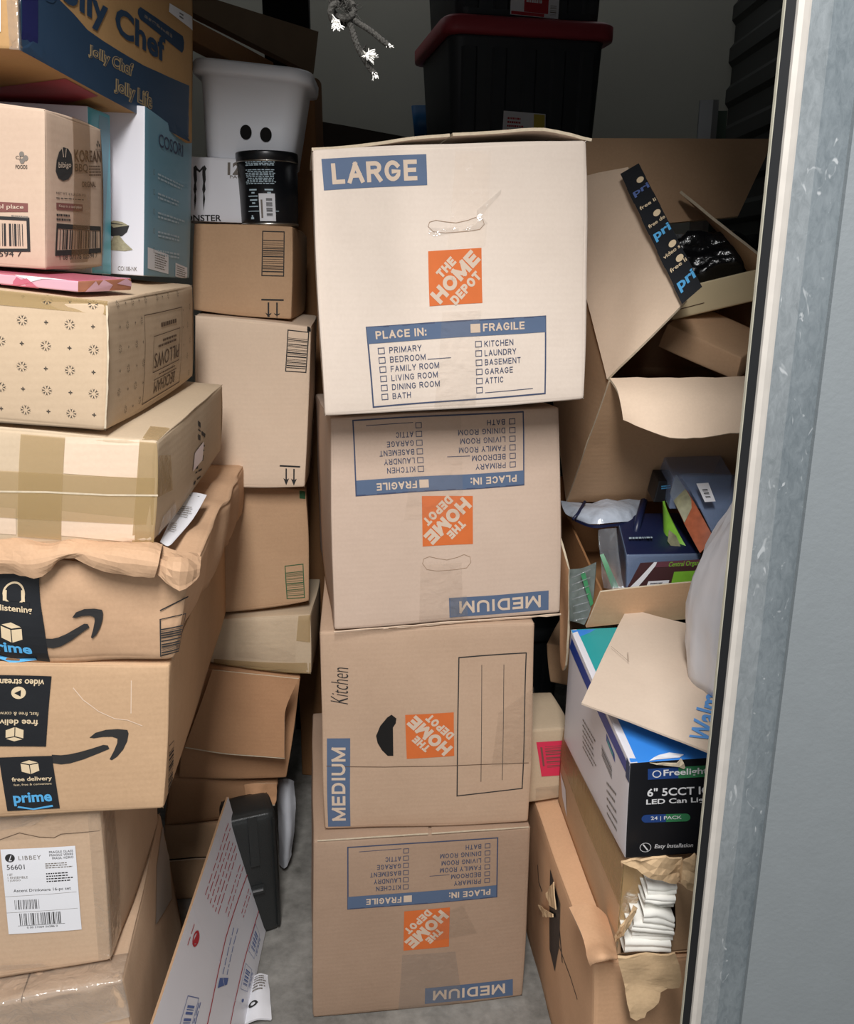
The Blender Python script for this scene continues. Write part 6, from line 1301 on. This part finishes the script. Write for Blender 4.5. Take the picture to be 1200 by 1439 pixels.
ax_ = (FR - FL).normalized(); ay_ = n_.cross(ax_)
P.add(sm, tessellate_polygon([[V(((s - FL).dot(ax_), (s - FL).dot(ay_), 0)) for s in sm]]), 'ink_black')
P.make('front_wall', t)
P, A, nm = panel('side_wall', [FL, BLr, BLb, FLb], 'kraft_mid'); P.make('side_wall', t)
P, A, nm = panel('side_wall', [FR, BRr, BRb, FRb], 'kraft_mid'); P.make('side_wall', t)
P, A, nm = panel('back_wall', [BLr, BRr, BRb, BLb], 'kraft_mid'); P.make('back_wall', t)
P, A, nm = panel('floor_panel', [FLb, FRb, BRb, BLb], 'kraft_mid'); P.make('floor_panel', t)
# front flap, folded out and down
P = Part()
hx = [FL.lerp(FR, i / 4) for i in range(5)]
fo = [(0.3201,1.375,1.1164),(0.375,1.345,1.0952),(0.4362,1.34,1.0927),(0.4938,1.345,1.0998),(0.5523,1.35,1.1023)]
g = [hx, [mid(hx[i], fo[i], .4) + V((0, -.012, .008)) for i in range(5)], [mid(hx[i], fo[i], .75) + V((0, -.008, .004)) for i in range(5)], fo]
sheet(P, g, .004, 'kraft_pale', 5, .0018, 25, 4, 'edge', ragged=.0012); P.make('front_flap', t)
# left flap standing up, with printed tape on its long edge
P = Part()
e0, e1, e2 = V((0.3646,1.37,1.2628)), V((0.4089,1.38,1.3026)), V((0.3577,1.62,1.5244))
h0, h1, h2, h3 = FL, FL.lerp(BLr, .33), FL.lerp(BLr, .66), BLr
top2 = V((0.2662,1.72,1.5613))
g = [[h0, h1, h2, h3],
     [h0.lerp(e0, .55) + V((0, -.004, 0)), h1.lerp(mid(e1, e2, .30), .5), h2.lerp(mid(e1, e2, .62), .5), h3.lerp(top2, .6)],
     [e1, mid(e1, e2, .36), mid(e1, e2, .70), e2]]
A, nm = sheet(P, g, .004, 'kraft_pale', 6, .0015, 14, 6, 'edge')
flap_o = P.make('side_flap', t)
P = Part()
e_a, e_b, e_c, e_d = V((0.3969,1.368,1.2987)), V((0.4269,1.372,1.3244)), V((0.369,1.6,1.5281)), V((0.3378,1.6,1.5106))
toc = V((0, -.004, 0)); f = Frame([e_a + toc, e_b + toc, e_c + toc, e_d + toc], off=.002)
for j in range(8):
    jj = .006 * (1 if j % 2 else -1); f.rect(P, 0 + jj * 2, j / 8, 1 + jj, (j + 1) / 8, 'black_tape', .0, 3)
for y, sz, s, mm in ((.055, .085, 'pri', 'tape_blue'), (.565 - .14, .075, 'pri', 'tape_blue'), (.78, .055, 'pri', 'ink_bluepost')):
    f.text(P, s, .14, y, .97, y + sz, mm, .03, .0006)
for y, s in ((.20, 'free li'), (.30, 'video s'), (.535, 'free de'), (.68, 'free li')): f.text(P, s, .12, y, .95, y + .026, 'tape_cream', .015, .0006)
for y in (.245, .355, .60, .88): f.disc(P, .72, y, .0068, 'tape_cream', .0005)
P.make('printed_tape', flap_o)
# back flap and right flap
P = Part(); B0, B1_, B2_, B3_ = BLr, BRr, V((0.6745,1.8,1.5943)), V((0.2908,1.78,1.5941))
B1_ = V((0.5969,1.735,1.4474)); P, A, nm = panel('back_flap', [B3_, B2_, B1_, BLr], 'kraft_mid'); P.make('back_flap', t)
P, A, nm = panel('side_flap', [V((0.4792,1.715,1.4946)), V((0.5743,1.48,1.3613)), FR, BRr], 'kraft_mid'); P.make('side_flap', t)
# things in it
P = Part(); bq = cuboid(P, (0.417,1.52,1.3169), (0.5579,1.5,1.3522), (0.4286,1.53,1.266), (.02, .12, -.01), ['cream_board'], .003); f = Frame(bq, 'F', [(0, 0), (1, 0), (1, 1), (0, 1)]); f.line(P, [(.05, .30), (.38, .32)], .0015, 'ink_brown'); tag(P.make('flat_carton'), 'cream-coloured flat carton sticking out of the big open box, above the brown one', 'box')
c8 = [(0.4005,1.52,1.2227), (0.4869,1.45,1.1752), (0.5101,1.62,1.2352), (0.6102,1.56,1.2016), (0.4061,1.51,1.2623), (0.5282,1.45,1.2073), (0.545,1.6,1.285), (0.6314,1.55,1.2624)]
c8 = [V(x) for x in c8]
ftl, ftr = V((0.4188,1.52,1.2605)), V((0.5245,1.44,1.2095)); dpt = V((.07, .06, .03)); dwn = V((0.4071,1.53,1.2193)) - ftl
dw2 = V((0.5223,1.45,1.1704)) - ftr
P = Part(); b = Box([ftl + dwn, ftr + dw2, ftl + dwn + dpt, ftr + dw2 + dpt, ftl, ftr, ftl + dpt, ftr + dpt], r=.003, bulge=.001, amp=.0006, seed=61); b.body(P, 'kraft_mid', 8); tag(P.make('flat_carton'), 'plain brown small carton lying in the mouth of the big open box', 'box')
P = Part(); R = random.Random(3)
blobc = V((0.5319,1.66,1.3563)); bm = bmesh.new(); bmesh.ops.create_icosphere(bm, subdivisions=4, radius=1)
for v in bm.verts:
    n_ = v.co.normalized(); v.co = blobc + V((n_.x * .12, n_.y * .07, n_.z * .06)) * (1 + .35 * noise.noise(n_ * 3))
P.bm(bm, plain('black_film', (18, 18, 20), .18, spec=.6, bump=.8, bscale=50), True); tag(P.make('plastic_bag'), 'crumpled black plastic bag deep inside the big open box', 'bag')
# boxes in the gap behind the light box
b = Box([(0.1794,1.417,0.3707),(0.2735,1.43,0.3777),(0.1602,1.5557,0.3682),(0.2543,1.5687,0.3774),(0.1781,1.4172,0.5254),(0.2722,1.4302,0.5261),(0.1589,1.5558,0.525),(0.253,1.5689,0.5258)], r=.004, bulge=.002, amp=.002, seed=70)
t = thing('cardboard_box', b.base(), 'small taped carton with a red sticker in the gap beside the centre stack', 'box', 'cartons of the right pile')
P = Part(); b.body(P, 'kraft_taped', 8); P.make('carton_body', t)
P = Part(); f = Frame(b, 'F', [(0.394,0.3477),(0.8337,0.3293),(0.8058,0.8299),(0.271,0.834)], .001); f.full(P, 'red_sticker'); f.bars(P, 12, 'ink_maroon', 3, .3, .25, .95, .9, 'y'); f.rect(P, .12, .3, .2, .85, 'ink_maroon', .0003, 2); P.make('red_sticker', t)
P = Part(); f = Frame(b, 'F', [(0.2906,0.0429),(0.8506,0.0263),(0.8413,0.1941),(0.2836,0.2062)], .0015); f.full(P, 'tape_gloss'); P.make('clear_tape', t)
b = Box([(0.2552,1.6,0.5318),(0.4427,1.5316,0.5335),(0.3099,1.7503,0.5321),(0.4975,1.6819,0.5338),(0.2436,1.6013,0.6173),(0.4314,1.5329,0.6287),(0.2986,1.7517,0.6194),(0.4865,1.6832,0.6308)], r=.004, bulge=.002, amp=.002, seed=71)
t = thing('cardboard_box', b.base(), 'brown carton in the dark gap above the red-stickered one', 'box', 'cartons of the right pile')
P = Part(); b.body(P, 'kraft_mid', 8); P.make('carton_body', t)
P = Part(); tube(P, [(0.2531,1.585,0.5023),(0.2548,1.575,0.4622),(0.2651,1.565,0.4254),(0.2734,1.56,0.4185),(0.276,1.565,0.4451),(0.2662,1.575,0.4704),(0.2577,1.585,0.4974)], .006, 'plastic_black', 8); P.make('carry_handle', t)
